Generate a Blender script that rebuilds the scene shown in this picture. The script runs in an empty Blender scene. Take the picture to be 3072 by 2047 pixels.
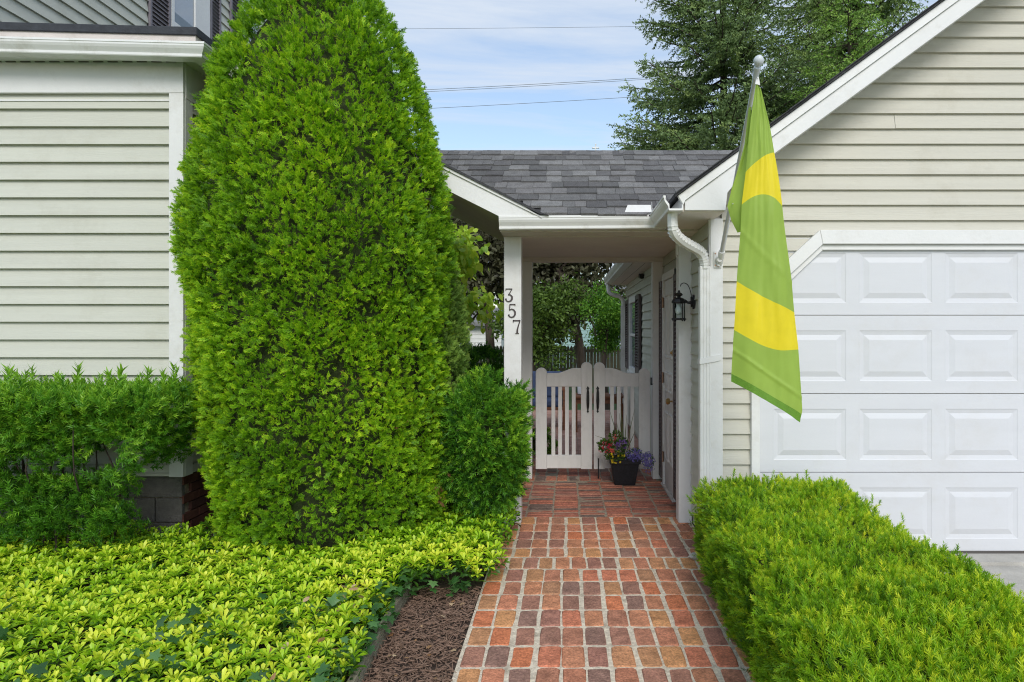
import bpy, math, random
import numpy as np
from mathutils import Vector, Matrix, noise as mnoise
R = math.radians
random.seed(7)
rng = np.random.default_rng(11)
C = bpy.context.scene.collection
scene = bpy.context.scene

# ------------------------------------------------------------------ camera
CAMZ = 1.515
cd = bpy.data.cameras.new('camera')
cam = bpy.data.objects.new('camera', cd); C.objects.link(cam)
cam.location = (0, 0, CAMZ); cam.rotation_euler = (R(90), 0, 0)
cd.sensor_width = 36; cd.lens = 24
cd.shift_x = -164 / 3072; cd.shift_y = -(1023.5 - 990) / 3072
cd.clip_start = 0.05; cd.clip_end = 900
scene.camera = cam

# ------------------------------------------------------------------ world, sun, exposure
SUN_EL, SUN_AZ = 36, 171          # azimuth: compass, 0 = +Y
w = bpy.data.worlds.new('World'); scene.world = w; w.use_nodes = True
nt = w.node_tree; nt.nodes.clear()
def N(nt, t, **kw):
    n = nt.nodes.new(t)
    for k, v in kw.items():
        if k == 'i':
            for a, b in v.items(): n.inputs[a].default_value = b
        else: setattr(n, k, v)
    return n
out = N(nt, 'ShaderNodeOutputWorld'); bg = N(nt, 'ShaderNodeBackground')
sky = N(nt, 'ShaderNodeTexSky', sky_type='NISHITA', sun_disc=False, sun_elevation=R(SUN_EL), sun_rotation=R(SUN_AZ))
sky.air_density = 1.1; sky.dust_density = 0.6; sky.ozone_density = 1.4
tc = N(nt, 'ShaderNodeTexCoord')
sep = N(nt, 'ShaderNodeSeparateXYZ'); nt.links.new(tc.outputs['Generated'], sep.inputs[0])
# cloud layer: direction projected on a plane overhead
zz = N(nt, 'ShaderNodeMath', operation='MAXIMUM', i={1: 0.0}); nt.links.new(sep.outputs['Z'], zz.inputs[0])
za = N(nt, 'ShaderNodeMath', operation='ADD', i={1: 0.10}); nt.links.new(zz.outputs[0], za.inputs[0])
dx = N(nt, 'ShaderNodeMath', operation='DIVIDE'); nt.links.new(sep.outputs['X'], dx.inputs[0]); nt.links.new(za.outputs[0], dx.inputs[1])
dy = N(nt, 'ShaderNodeMath', operation='DIVIDE'); nt.links.new(sep.outputs['Y'], dy.inputs[0]); nt.links.new(za.outputs[0], dy.inputs[1])
cb = N(nt, 'ShaderNodeCombineXYZ'); nt.links.new(dx.outputs[0], cb.inputs[0]); nt.links.new(dy.outputs[0], cb.inputs[1])
mp = N(nt, 'ShaderNodeMapping', i={'Scale': (0.7, 2.2, 1.0), 'Rotation': (0, 0, R(12)), 'Location': (3.1, 1.7, 0)}); nt.links.new(cb.outputs[0], mp.inputs[0])
n1 = N(nt, 'ShaderNodeTexNoise', i={'Scale': 0.9, 'Detail': 8, 'Roughness': 0.62, 'Distortion': 0.5}); nt.links.new(mp.outputs[0], n1.inputs['Vector'])
cr = N(nt, 'ShaderNodeValToRGB'); nt.links.new(n1.outputs['Fac'], cr.inputs[0])
cr.color_ramp.elements[0].position = 0.40; cr.color_ramp.elements[0].color = (0.20,)*3 + (1,)
cr.color_ramp.elements[1].position = 0.60; cr.color_ramp.elements[1].color = (0.95,)*3 + (1,)
mixc = N(nt, 'ShaderNodeMix', data_type='RGBA'); nt.links.new(cr.outputs[0], mixc.inputs[0])
mixc.inputs[7].default_value = (3.7, 4.15, 4.8, 1)
nt.links.new(sky.outputs[0], mixc.inputs[6]); nt.links.new(mixc.outputs[2], bg.inputs['Color'])
bg.inputs['Strength'].default_value = 0.115
nt.links.new(bg.outputs[0], out.inputs[0])

sd = bpy.data.lights.new('sun', 'SUN'); sd.energy = 1.3; sd.angle = R(26); sd.color = (1.0, 0.965, 0.91)
sun = bpy.data.objects.new('sun', sd); C.objects.link(sun)
az = R(SUN_AZ); el = R(SUN_EL)
sdir = Vector((math.sin(az) * math.cos(el), math.cos(az) * math.cos(el), math.sin(el)))
sun.rotation_euler = sdir.to_track_quat('Z', 'Y').to_euler()
vs = scene.view_settings; vs.view_transform = 'Standard'; vs.look = 'None'; vs.gamma = 1; vs.use_curve_mapping = False
vs.exposure = 0.74
cyc = scene.cycles
cyc.max_bounces = 7; cyc.diffuse_bounces = 4; cyc.transmission_bounces = 5; cyc.transparent_max_bounces = 4
cyc.use_denoising = True; cyc.denoising_prefilter = 'NONE'; cyc.filter_width = 1.1

# ------------------------------------------------------------------ materials
def mat(name, col, rough=0.6, var=0.08, vscale=6.0, bump=0.0, bscale=60.0, spec=0.35, metal=0.0, col2=None, stretch=(1, 1, 1), dirt=None, dscale=1.5):
    m = bpy.data.materials.new(name); m.use_nodes = True; t = m.node_tree
    b = t.nodes['Principled BSDF']; b.inputs['Roughness'].default_value = rough
    b.inputs['Specular IOR Level'].default_value = spec; b.inputs['Metallic'].default_value = metal
    tcn = N(t, 'ShaderNodeTexCoord'); mpn = N(t, 'ShaderNodeMapping', i={'Scale': stretch})
    t.links.new(tcn.outputs['Object'], mpn.inputs[0])
    ns = N(t, 'ShaderNodeTexNoise', i={'Scale': vscale, 'Detail': 6, 'Roughness': 0.6}); t.links.new(mpn.outputs[0], ns.inputs['Vector'])
    rp = N(t, 'ShaderNodeValToRGB'); t.links.new(ns.outputs['Fac'], rp.inputs[0])
    c2 = col2 if col2 else tuple(min(1, c * (1 + var)) for c in col)
    c1 = col if col2 else tuple(c * (1 - var) for c in col)
    rp.color_ramp.elements[0].position = 0.32; rp.color_ramp.elements[1].position = 0.68
    rp.color_ramp.elements[0].color = (*c1, 1); rp.color_ramp.elements[1].color = (*c2, 1)
    last = rp.outputs[0]
    if dirt:
        n3 = N(t, 'ShaderNodeTexNoise', i={'Scale': dscale, 'Detail': 9, 'Roughness': 0.72}); t.links.new(tcn.outputs['Object'], n3.inputs['Vector'])
        r3 = N(t, 'ShaderNodeValToRGB'); t.links.new(n3.outputs['Fac'], r3.inputs[0])
        r3.color_ramp.elements[0].position = 0.52; r3.color_ramp.elements[0].color = (0, 0, 0, 1)
        r3.color_ramp.elements[1].position = 0.75; r3.color_ramp.elements[1].color = (dirt[3],)*3 + (1,)
        mx = N(t, 'ShaderNodeMix', data_type='RGBA'); t.links.new(r3.outputs[0], mx.inputs[0]); t.links.new(last, mx.inputs[6])
        mx.inputs[7].default_value = (*dirt[:3], 1); last = mx.outputs[2]
    t.links.new(last, b.inputs['Base Color'])
    if bump:
        n2 = N(t, 'ShaderNodeTexNoise', i={'Scale': bscale, 'Detail': 5, 'Roughness': 0.6}); t.links.new(mpn.outputs[0], n2.inputs['Vector'])
        bp = N(t, 'ShaderNodeBump', i={'Strength': bump, 'Distance': 0.01}); t.links.new(n2.outputs['Fac'], bp.inputs['Height'])
        t.links.new(bp.outputs[0], b.inputs['Normal'])
    return m

def rand_mat(name, stops, rough=0.8, bump=0.4, bscale=90, spec=0.25, blotch=0.5, speck=0.0):
    """colour picked per object from a palette, with blotches"""
    m = bpy.data.materials.new(name); m.use_nodes = True; t = m.node_tree
    b = t.nodes['Principled BSDF']; b.inputs['Roughness'].default_value = rough; b.inputs['Specular IOR Level'].default_value = spec
    oi = N(t, 'ShaderNodeObjectInfo'); rp = N(t, 'ShaderNodeValToRGB'); rp.color_ramp.interpolation = 'CONSTANT'
    t.links.new(oi.outputs['Random'], rp.inputs[0])
    els = rp.color_ramp.elements
    while len(els) < len(stops): els.new(0.5)
    for k, c in enumerate(stops):
        els[k].position = k / len(stops); els[k].color = (*c, 1)
    tcn = N(t, 'ShaderNodeTexCoord')
    vm = N(t, 'ShaderNodeVectorMath', operation='ADD'); t.links.new(tcn.outputs['Object'], vm.inputs[0])
    sc = N(t, 'ShaderNodeMath', operation='MULTIPLY', i={1: 57.0}); t.links.new(oi.outputs['Random'], sc.inputs[0]); t.links.new(sc.outputs[0], vm.inputs[1])
    ns = N(t, 'ShaderNodeTexNoise', i={'Scale': 16, 'Detail': 7, 'Roughness': 0.65}); t.links.new(vm.outputs[0], ns.inputs['Vector'])
    mr = N(t, 'ShaderNodeMapRange', i={1: 0.3, 2: 0.7, 3: 1 - blotch, 4: 1 + blotch * 0.7}); t.links.new(ns.outputs['Fac'], mr.inputs[0])
    mu = N(t, 'ShaderNodeVectorMath', operation='SCALE'); t.links.new(rp.outputs[0], mu.inputs[0]); t.links.new(mr.outputs[0], mu.inputs['Scale'])
    last = mu.outputs[0]
    if speck:
        n3 = N(t, 'ShaderNodeTexNoise', i={'Scale': speck, 'Detail': 3, 'Roughness': 0.7}); t.links.new(vm.outputs[0], n3.inputs['Vector'])
        m3 = N(t, 'ShaderNodeMapRange', i={1: 0.35, 2: 0.65, 3: 0.72, 4: 1.35}); t.links.new(n3.outputs['Fac'], m3.inputs[0])
        mu2 = N(t, 'ShaderNodeVectorMath', operation='SCALE'); t.links.new(last, mu2.inputs[0]); t.links.new(m3.outputs[0], mu2.inputs['Scale']); last = mu2.outputs[0]
    t.links.new(last, b.inputs['Base Color'])
    n2 = N(t, 'ShaderNodeTexNoise', i={'Scale': bscale, 'Detail': 5, 'Roughness': 0.65}); t.links.new(vm.outputs[0], n2.inputs['Vector'])
    bp = N(t, 'ShaderNodeBump', i={'Strength': bump, 'Distance': 0.008}); t.links.new(n2.outputs['Fac'], bp.inputs['Height'])
    t.links.new(bp.outputs[0], b.inputs['Normal'])
    return m

def leaf_mat(name, dark, mid, light, rough=0.5, trans=0.3, spec=0.35):
    """colour from the per-leaf tint attribute"""
    m = bpy.data.materials.new(name); m.use_nodes = True; t = m.node_tree
    b = t.nodes['Principled BSDF']; b.inputs['Roughness'].default_value = rough; b.inputs['Specular IOR Level'].default_value = spec
    at = N(t, 'ShaderNodeAttribute', attribute_name='tint'); rp = N(t, 'ShaderNodeValToRGB'); t.links.new(at.outputs['Fac'], rp.inputs[0])
    e = rp.color_ramp.elements; e.new(0.5)
    for k, c in enumerate((dark, mid, light)):
        e[k].position = (0, 0.5, 1)[k]; e[k].color = (*c, 1)
    t.links.new(rp.outputs[0], b.inputs['Base Color'])
    tr = N(t, 'ShaderNodeBsdfTranslucent'); sc = N(t, 'ShaderNodeVectorMath', operation='MULTIPLY'); t.links.new(rp.outputs[0], sc.inputs[0]); sc.inputs[1].default_value = (1.3, 1.25, 0.8)
    t.links.new(sc.outputs[0], tr.inputs[0])
    mx = N(t, 'ShaderNodeMixShader', i={0: trans}); t.links.new(b.outputs[0], mx.inputs[1]); t.links.new(tr.outputs[0], mx.inputs[2])
    t.links.new(mx.outputs[0], t.nodes['Material Output'].inputs[0])
    return m

WHITE = mat('white_paint', (0.76, 0.76, 0.745), 0.5, 0.03, 3, 0.15, 40, dirt=(0.50, 0.47, 0.40, 0.4), dscale=4)
GUTTER = mat('white_aluminium', (0.80, 0.80, 0.78), 0.38, 0.03, 4, 0.03, 30, spec=0.5, dirt=(0.42, 0.39, 0.30, 0.5), dscale=5)
DOORW = mat('garage_door_white', (0.655, 0.665, 0.69), 0.42, 0.02, 2, 0.12, 120, stretch=(1, 1, 6), dirt=(0.56, 0.54, 0.50, 0.35), dscale=2.5)
GATEM = mat('gate_paint', (0.76, 0.75, 0.73), 0.6, 0.04, 9, 0.25, 90, stretch=(3, 3, 0.6), dirt=(0.42, 0.40, 0.36, 0.35), dscale=6)
SIDE = mat('sage_siding', (0.565, 0.57, 0.49), 0.55, 0.05, 5, 0.22, 60, stretch=(0.15, 0.15, 4), dirt=(0.42, 0.41, 0.32, 0.5), dscale=2.2)
SIDEG = mat('beige_siding', (0.575, 0.555, 0.475), 0.55, 0.05, 5, 0.25, 60, stretch=(0.15, 0.15, 4), dirt=(0.42, 0.39, 0.30, 0.5), dscale=2.2)
CEIL = mat('ceiling_paint', (0.74, 0.70, 0.64), 0.8, 0.04, 5, 0.25, 160)
SOFG = mat('soffit_grey_green', (0.58, 0.60, 0.48), 0.8, 0.05, 5, 0.2, 120)
ROOFB = mat('black_membrane', (0.035, 0.038, 0.045), 0.6, 0.2, 20, 0.3, 90)
SHUT = mat('brown_shutter', (0.12, 0.095, 0.095), 0.5, 0.15, 8, 0.1, 60)
SHUTV = mat('mauve_shutter', (0.20, 0.18, 0.20), 0.5, 0.12, 8, 0.1, 60)
FASC = mat('fascia_board', (0.66, 0.60, 0.56), 0.7, 0.08, 6, 0.2, 60, dirt=(0.35, 0.28, 0.22, 0.5), dscale=5)
BLACK = mat('black_iron', (0.012, 0.012, 0.014), 0.38, 0.3, 20, 0.2, 80, spec=0.5)
BRASS = mat('brass', (0.45, 0.30, 0.12), 0.3, 0.15, 20, metal=0.9)
COPPER = mat('worn_hinge', (0.50, 0.32, 0.22), 0.5, 0.2, 30, metal=0.5)
BRONZE = mat('bronze_numeral', (0.075, 0.06, 0.06), 0.5, 0.15, 30, metal=0.3)
DPAINT = mat('entry_door_paint', (0.76, 0.755, 0.74), 0.5, 0.03, 5, 0.05, 40, dirt=(0.5, 0.46, 0.4, 0.3), dscale=5)
CONC = mat('concrete', (0.46, 0.44, 0.40), 0.9, 0.12, 8, 0.4, 80, dirt=(0.3, 0.28, 0.25, 0.5))
BLOCK = mat('foundation_block', (0.15, 0.142, 0.13), 0.95, 0.15, 25, 0.8, 120)
MORTAR = mat('pale_mortar', (0.82, 0.70, 0.545), 0.95, 0.25, 40, 0.9, 140, dirt=(0.20, 0.155, 0.10, 0.8), dscale=8)
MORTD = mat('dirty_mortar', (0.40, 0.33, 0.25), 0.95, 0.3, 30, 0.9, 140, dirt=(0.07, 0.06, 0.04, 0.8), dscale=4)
SOIL = mat('soil', (0.055, 0.040, 0.028), 0.95, 0.3, 20, 0.9, 60)
GRASSG = mat('lawn_ground', (0.06, 0.11, 0.025), 0.95, 0.4, 12, 0.9, 50)
BARK = mat('bark', (0.09, 0.07, 0.055), 0.9, 0.3, 14, 1.0, 30, stretch=(1, 1, 0.3))
TIMBER = mat('weathered_timber', (0.30, 0.28, 0.20), 0.9, 0.25, 16, 0.8, 50, stretch=(3, 0.4, 3))
FENCE = mat('dark_fence_wood', (0.13, 0.115, 0.075), 0.9, 0.3, 6, 0.5, 40, stretch=(4, 4, 0.5))
POTM = mat('black_planter', (0.014, 0.015, 0.019), 0.5, 0.4, 60, 0.5, 120, spec=0.4)
STONE = mat('pale_stone', (0.52, 0.50, 0.44), 0.8, 0.2, 15, 0.5, 50)
FLAGG = mat('green_flag_nylon', (0.36, 0.52, 0.085), 0.5, 0.03, 14, 0.12, 14, spec=0.3)
FLAGY = mat('yellow_flag_nylon', (0.90, 0.74, 0.03), 0.5, 0.03, 14, 0.12, 14, spec=0.3)
HEM = mat('flag_hem', (0.13, 0.28, 0.025), 0.6, 0.1, 60, 0.4, 200)
POLEM = mat('pole_silver', (0.62, 0.64, 0.66), 0.35, 0.05, 9, spec=0.5, metal=0.35)
PLASW = mat('pale_plastic', (0.62, 0.66, 0.70), 0.35, 0.03, 8, spec=0.5)
AQUA = mat('aqua_siding', (0.42, 0.60, 0.58), 0.7, 0.05, 4)
GREYR = mat('grey_far_roof', (0.20, 0.20, 0.20), 0.9, 0.2, 4)
WOODR = mat('reddish_wood', (0.20, 0.085, 0.045), 0.6, 0.3, 10, 0.3, 40, stretch=(0.4, 3, 3))
BLUEC = mat('navy_cushion', (0.05, 0.075, 0.15), 0.9, 0.15, 10, 0.2, 60)
WIRE = mat('power_wire', (0.16, 0.18, 0.20), 0.6, 0.1, 3)
MULCH = mat('shredded_mulch', (0.13, 0.075, 0.052), 0.95, 0.3, 60, 0.6, 80, col2=(0.32, 0.21, 0.15))
for _m, _t in ((FLAGG, 0.3), (FLAGY, 0.3)):
    t = _m.node_tree; b = t.nodes['Principled BSDF']; tr = N(t, 'ShaderNodeBsdfTranslucent'); t.links.new(b.inputs['Base Color'].links[0].from_socket, tr.inputs[0])
    mx = N(t, 'ShaderNodeMixShader', i={0: _t}); t.links.new(b.outputs[0], mx.inputs[1]); t.links.new(tr.outputs[0], mx.inputs[2]); t.links.new(mx.outputs[0], t.nodes['Material Output'].inputs[0])

def glass(name, tint=(0.9, 0.93, 0.95), rough=0.03, dark=(0.25, 0.29, 0.33)):
    m = bpy.data.materials.new(name); m.use_nodes = True; b = m.node_tree.nodes['Principled BSDF']
    b.inputs['Base Color'].default_value = (*dark, 1); b.inputs['Roughness'].default_value = rough
    b.inputs['Specular IOR Level'].default_value = 1.0; b.inputs['IOR'].default_value = 1.9
    return m
PANE = glass('window_glass')
LANG = bpy.data.materials.new('lantern_glass'); LANG.use_nodes = True
_b = LANG.node_tree.nodes['Principled BSDF']; _b.inputs['Transmission Weight'].default_value = 1.0; _b.inputs['Roughness'].default_value = 0.05; _b.inputs['IOR'].default_value = 1.05; _b.inputs['Base Color'].default_value = (0.85, 0.9, 0.9, 1)
BULB = mat('frosted_bulb', (0.78, 0.80, 0.76), 0.3, 0.02, 4, spec=0.5)
BRICKS = [(0.6, 0.259, 0.139), (0.545, 0.222, 0.13), (0.368, 0.186, 0.132), (0.632, 0.297, 0.149), (0.492, 0.216, 0.134), (0.632, 0.222, 0.126), (0.567, 0.28, 0.139), (0.328, 0.186, 0.142), (0.578, 0.249, 0.139), (0.649, 0.313, 0.139), (0.427, 0.205, 0.142), (0.61, 0.265, 0.143), (0.414, 0.191, 0.138), (0.513, 0.259, 0.143), (0.649, 0.259, 0.149), (0.545, 0.232, 0.139), (0.47, 0.226, 0.143), (0.649, 0.216, 0.102)]
BRICKM = rand_mat('walk_brick', BRICKS, 0.85, 0.7, 110, blotch=0.38, speck=90)
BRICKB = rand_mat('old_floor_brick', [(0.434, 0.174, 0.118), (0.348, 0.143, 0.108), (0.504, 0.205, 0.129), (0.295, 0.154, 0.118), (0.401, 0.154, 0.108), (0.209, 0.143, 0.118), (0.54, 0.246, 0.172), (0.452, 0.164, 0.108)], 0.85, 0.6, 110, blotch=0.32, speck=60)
SHING = rand_mat('asphalt_shingle', [(0.147, 0.144, 0.144), (0.186, 0.184, 0.182), (0.122, 0.119, 0.12), (0.237, 0.234, 0.23), (0.166, 0.164, 0.163), (0.134, 0.133, 0.132), (0.205, 0.2, 0.198)], 0.95, 0.9, 200, blotch=0.2, speck=150)
SHINGD = mat('shingle_plain', (0.07, 0.07, 0.075), 0.95, 0.25, 40, 0.8, 150)

# ------------------------------------------------------------------ object helpers
ORG = {}
def tag(o, label=None, cat=None, group=None, kind=None):
    if label: o['label'] = label
    if cat: o['category'] = cat
    if group: o['group'] = group
    if kind: o['kind'] = kind
    return o
def thing(name, label, cat, loc=(0, 0, 0), group=None, kind=None):
    o = bpy.data.objects.new(name, None); C.objects.link(o); o.location = loc; o.empty_display_size = 0.1
    ORG[o.name] = Vector(loc)
    return tag(o, label, cat, group, kind)
def link(name, me, parent=None, loc=None, org=None):
    o = bpy.data.objects.new(name, me); C.objects.link(o)
    if parent is not None:
        o.parent = parent
    if loc is not None: o.location = loc
    return o
def parent_org(p):
    return ORG.get(p.name, Vector((0, 0, 0))) if p is not None else Vector((0, 0, 0))

class MB:
    def __init__(s): s.v = []; s.f = []; s.m = []; s.cm = 0
    def add(s, vs, fs):
        b = len(s.v); s.v += [tuple(p) for p in vs]; s.f += [[b + i for i in f] for f in fs]; s.m += [s.cm] * len(fs); return s
    def box(s, x0, x1, y0, y1, z0, z1):
        if x0 > x1: x0, x1 = x1, x0
        if y0 > y1: y0, y1 = y1, y0
        if z0 > z1: z0, z1 = z1, z0
        return s.add([(x0, y0, z0), (x1, y0, z0), (x1, y1, z0), (x0, y1, z0), (x0, y0, z1), (x1, y0, z1), (x1, y1, z1), (x0, y1, z1)],
                     [(0, 3, 2, 1), (4, 5, 6, 7), (0, 1, 5, 4), (1, 2, 6, 5), (2, 3, 7, 6), (3, 0, 4, 7)])
    def hexa(s, p):   # 8 points: bottom 4 then top 4
        return s.add(p, [(0, 3, 2, 1), (4, 5, 6, 7), (0, 1, 5, 4), (1, 2, 6, 5), (2, 3, 7, 6), (3, 0, 4, 7)])
    def prism(s, poly, axis, a, b):
        """poly: 2D points. axis y: (x,z) ; axis x: (y,z) ; axis z: (x,y)"""
        f = {'y': lambda p, t: (p[0], t, p[1]), 'x': lambda p, t: (t, p[0], p[1]), 'z': lambda p, t: (p[0], p[1], t)}[axis]
        n = len(poly); vs = [f(p, a) for p in poly] + [f(p, b) for p in poly]
        fs = [list(range(n))[::-1], list(range(n, 2 * n))] + [(i, (i + 1) % n, n + (i + 1) % n, n + i) for i in range(n)]
        return s.add(vs, fs)
    def tube(s, pts, r, n=8, caps=True, sq=None):
        pts = [Vector(p) for p in pts]; k = len(pts)
        rr = r if isinstance(r, (list, tuple)) else [r] * k
        t0 = (pts[1] - pts[0]).normalized()
        ref = Vector((0, 0, 1)) if abs(t0.z) < 0.9 else Vector((1, 0, 0))
        u = t0.cross(ref).normalized(); vs = []
        for i, p in enumerate(pts):
            t = (pts[min(i + 1, k - 1)] - pts[max(i - 1, 0)]).normalized()
            u = (u - t * u.dot(t)).normalized(); v = t.cross(u)
            for j in range(n):
                a = 2 * math.pi * (j + 0.5) / n
                c_, s_ = math.cos(a), math.sin(a)
                if sq:
                    q = 1 / max(abs(c_), abs(s_)); q = 1 + (q - 1) * 0.85
                    c_ *= q * sq[0]; s_ *= q * sq[1]
                vs.append(p + (u * c_ + v * s_) * rr[i])
        fs = [(i * n + j, i * n + (j + 1) % n, (i + 1) * n + (j + 1) % n, (i + 1) * n + j) for i in range(k - 1) for j in range(n)]
        if caps: fs += [list(range(n))[::-1], [(k - 1) * n + j for j in range(n)]]
        return s.add(vs, fs)
    def lathe(s, prof, c, n=16, axis='z'):
        vs = []
        for (r, h) in prof:
            for j in range(n):
                a = 2 * math.pi * j / n
                p = {'z': (r * math.cos(a), r * math.sin(a), h), 'y': (r * math.cos(a), h, r * math.sin(a)), 'x': (h, r * math.cos(a), r * math.sin(a))}[axis]
                vs.append((c[0] + p[0], c[1] + p[1], c[2] + p[2]))
        k = len(prof)
        fs = [(i * n + j, i * n + (j + 1) % n, (i + 1) * n + (j + 1) % n, (i + 1) * n + j) for i in range(k - 1) for j in range(n)]
        fs += [list(range(n))[::-1], [(k - 1) * n + j for j in range(n)]]
        return s.add(vs, fs)
    def sweep(s, path, prof, normals):
        """path: 3D points (horizontal runs), prof: (out, up) closed polygon, normals: outward 2D normal of each segment"""
        k = len(path); vs = []; n = len(prof)
        for i, p in enumerate(path):
            a = Vector(normals[max(i - 1, 0)]); b = Vector(normals[min(i, len(normals) - 1)])
            m = (a + b) / (1 + a.dot(b))
            for (o, u) in prof: vs.append((p[0] + m.x * o, p[1] + m.y * o, p[2] + u))
        fs = [(i * n + j, i * n + (j + 1) % n, (i + 1) * n + (j + 1) % n, (i + 1) * n + j) for i in range(k - 1) for j in range(n)]
        fs += [list(range(n))[::-1], [(k - 1) * n + j for j in range(n)]]
        return s.add(vs, fs)
    def build(s, name, mats, parent=None, bevel=0.0, smooth=False, seg=1):
        og = parent_org(parent)
        me = bpy.data.meshes.new(name)
        me.from_pydata([(x - og.x, y - og.y, z - og.z) for x, y, z in s.v], [], s.f)
        mats = mats if isinstance(mats, (list, tuple)) else [mats]
        for m in mats: me.materials.append(m)
        if len(mats) > 1: me.polygons.foreach_set('material_index', s.m)
        import bmesh
        bm = bmesh.new(); bm.from_mesh(me); bmesh.ops.recalc_face_normals(bm, faces=bm.faces); bm.to_mesh(me); bm.free()
        if smooth:
            me.polygons.foreach_set('use_smooth', [True] * len(me.polygons)); 
        me.update()
        o = link(name, me, parent)
        ORG[o.name] = og
        if bevel:
            md = o.modifiers.new('bevel', 'BEVEL'); md.width = bevel; md.segments = seg; md.limit_method = 'ANGLE'; md.angle_limit = R(35)
        if smooth:
            try: me.set_sharp_from_angle(angle=R(40))
            except Exception: pass
        return o

def np_mesh(name, V, F, mats, parent=None, tint=None, fm=None, smooth=False):
    """V (n,3), F (m,3) triangles, tint per vertex"""
    og = parent_org(parent); V = V - np.array(og)[None, :]
    me = bpy.data.meshes.new(name)
    me.vertices.add(len(V)); me.vertices.foreach_set('co', V.astype(np.float32).ravel())
    me.loops.add(F.size); me.loops.foreach_set('vertex_index', F.astype(np.int32).ravel())
    me.polygons.add(len(F)); me.polygons.foreach_set('loop_start', np.arange(0, F.size, 3, dtype=np.int32))
    for m in (mats if isinstance(mats, (list, tuple)) else [mats]): me.materials.append(m)
    if fm is not None: me.polygons.foreach_set('material_index', fm.astype(np.int32))
    if tint is not None:
        a = me.attributes.new('tint', 'FLOAT', 'POINT'); a.data.foreach_set('value', tint.astype(np.float32))
    if smooth: me.polygons.foreach_set('use_smooth', np.ones(len(F), dtype=bool))
    me.update(calc_edges=True); me.validate()
    o = link(name, me, parent); ORG[o.name] = og
    return o

def frames(dirs, spin):
    """rotation matrices whose local Y is dirs, spun about it"""
    d = dirs / np.linalg.norm(dirs, axis=1, keepdims=True)
    ref = np.where(np.abs(d[:, 2:3]) > 0.95, np.array([[1., 0, 0]]), np.array([[0, 0, 1.]]))
    x = np.cross(d, ref); x /= np.linalg.norm(x, axis=1, keepdims=True); z = np.cross(x, d)
    c, s = np.cos(spin)[:, None], np.sin(spin)[:, None]
    x2 = x * c + z * s; z2 = np.cross(x2, d)
    return np.stack([x2, d, z2], axis=2)      # columns

def scatter(temps, pos, dirs, spin, scale, tint, tip=0.0):
    """temps: list of (V,F,tintoffset per vertex). returns V,F,tint"""
    n = len(pos); Rm = frames(dirs, spin); which = rng.integers(0, len(temps), n)
    Vs, Fs, Ts = [], [], []; base = 0
    for k, (tv, tf, tt) in enumerate(temps):
        idx = np.nonzero(which == k)[0]
        if not len(idx): continue
        P = np.einsum('nij,vj->nvi', Rm[idx], tv) * scale[idx][:, None, None] + pos[idx][:, None, :]
        nv = len(tv)
        F = tf[None] + (np.arange(len(idx)) * nv)[:, None, None] + base
        T = np.clip(tint[idx][:, None] + tt[None], 0, 1)
        Vs.append(P.reshape(-1, 3)); Fs.append(F.reshape(-1, 3)); Ts.append(T.ravel()); base += nv * len(idx)
    return np.concatenate(Vs), np.concatenate(Fs), np.concatenate(Ts)

def vnoise(P, s, seed=0.0):
    return np.array([mnoise.noise(Vector((p[0] * s + seed, p[1] * s - seed, p[2] * s + 2 * seed))) for p in P])

# ---- leaf templates
def T_(V, F, T): return (np.array(V, float), np.array(F, int), np.array(T, float))
def blade(V, F, T, p, d, n, L, W, t0=0.0, t1=0.1, fold=0.0):
    """narrow pointed triangle from p along d"""
    p, d = Vector(p), Vector(d).normalized(); s = d.cross(Vector(n)).normalized(); b = len(V)
    V += [tuple(p + s * W / 2), tuple(p + d * L), tuple(p - s * W / 2)]; F += [(b, b + 1, b + 2)]; T += [t0, t1, t0]
def t_spray(seed):       # feathery flat fan of scale leaves, unit length
    r = random.Random(seed); V, F, T = [], [], []
    bend = r.uniform(-.25, .25)
    blade(V, F, T, (0, 0, 0), (bend * .5, 1, 0), (0, 0, 1), 1.0, 0.10, -0.35, 0.2)
    for i in range(5):
        y = 0.10 + i * 0.16; L = 0.60 - i * 0.075
        for sd_ in (-1, 1):
            a = R(40 + r.uniform(-12, 12)); d = Vector((sd_ * math.sin(a), math.cos(a), r.uniform(-0.5, 0.5))).normalized()
            yy = y + r.uniform(0, 0.08); Lr = L * r.uniform(0.7, 1.15); o = Vector((bend * .5 * yy, yy, 0))
            blade(V, F, T, o, d, (0, 0, 1), Lr, 0.095, -0.30, 0.26)
            if i < 4:
                q = o + d * Lr * 0.4; a2 = a * sd_ - sd_ * R(38)
                blade(V, F, T, q, (math.sin(a2), math.cos(a2), r.uniform(-0.5, 0.5)), (0, 0, 1), Lr * 0.55, 0.085, -0.1, 0.30)
    return T_(V, F, T)
def t_yew(seed, n=22, flat=0.5):          # shoot with needles round the stem, unit length
    r = random.Random(seed); V, F, T = [], [], []
    blade(V, F, T, (0, 0, 0), (0, 1, 0), (0, 0, 1), 0.9, 0.05, -0.3, 0.0)
    for i in range(n):
        y = 0.1 + 0.8 * i / n; a = i * 2.4 + r.uniform(-.3, .3); lean = 0.55 + 0.9 * i / n
        d = Vector((math.cos(a), lean, math.sin(a) * (1 - flat * 0.5)))
        L = (0.42 - 0.16 * i / n) * r.uniform(0.85, 1.15)
        blade(V, F, T, (0, y, 0), d, (r.uniform(-1, 1), r.uniform(-1, 1), 1), L, 0.085, -0.12 + 0.1 * i / n, 0.10 + 0.15 * i / n)
    return T_(V, F, T)
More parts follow.
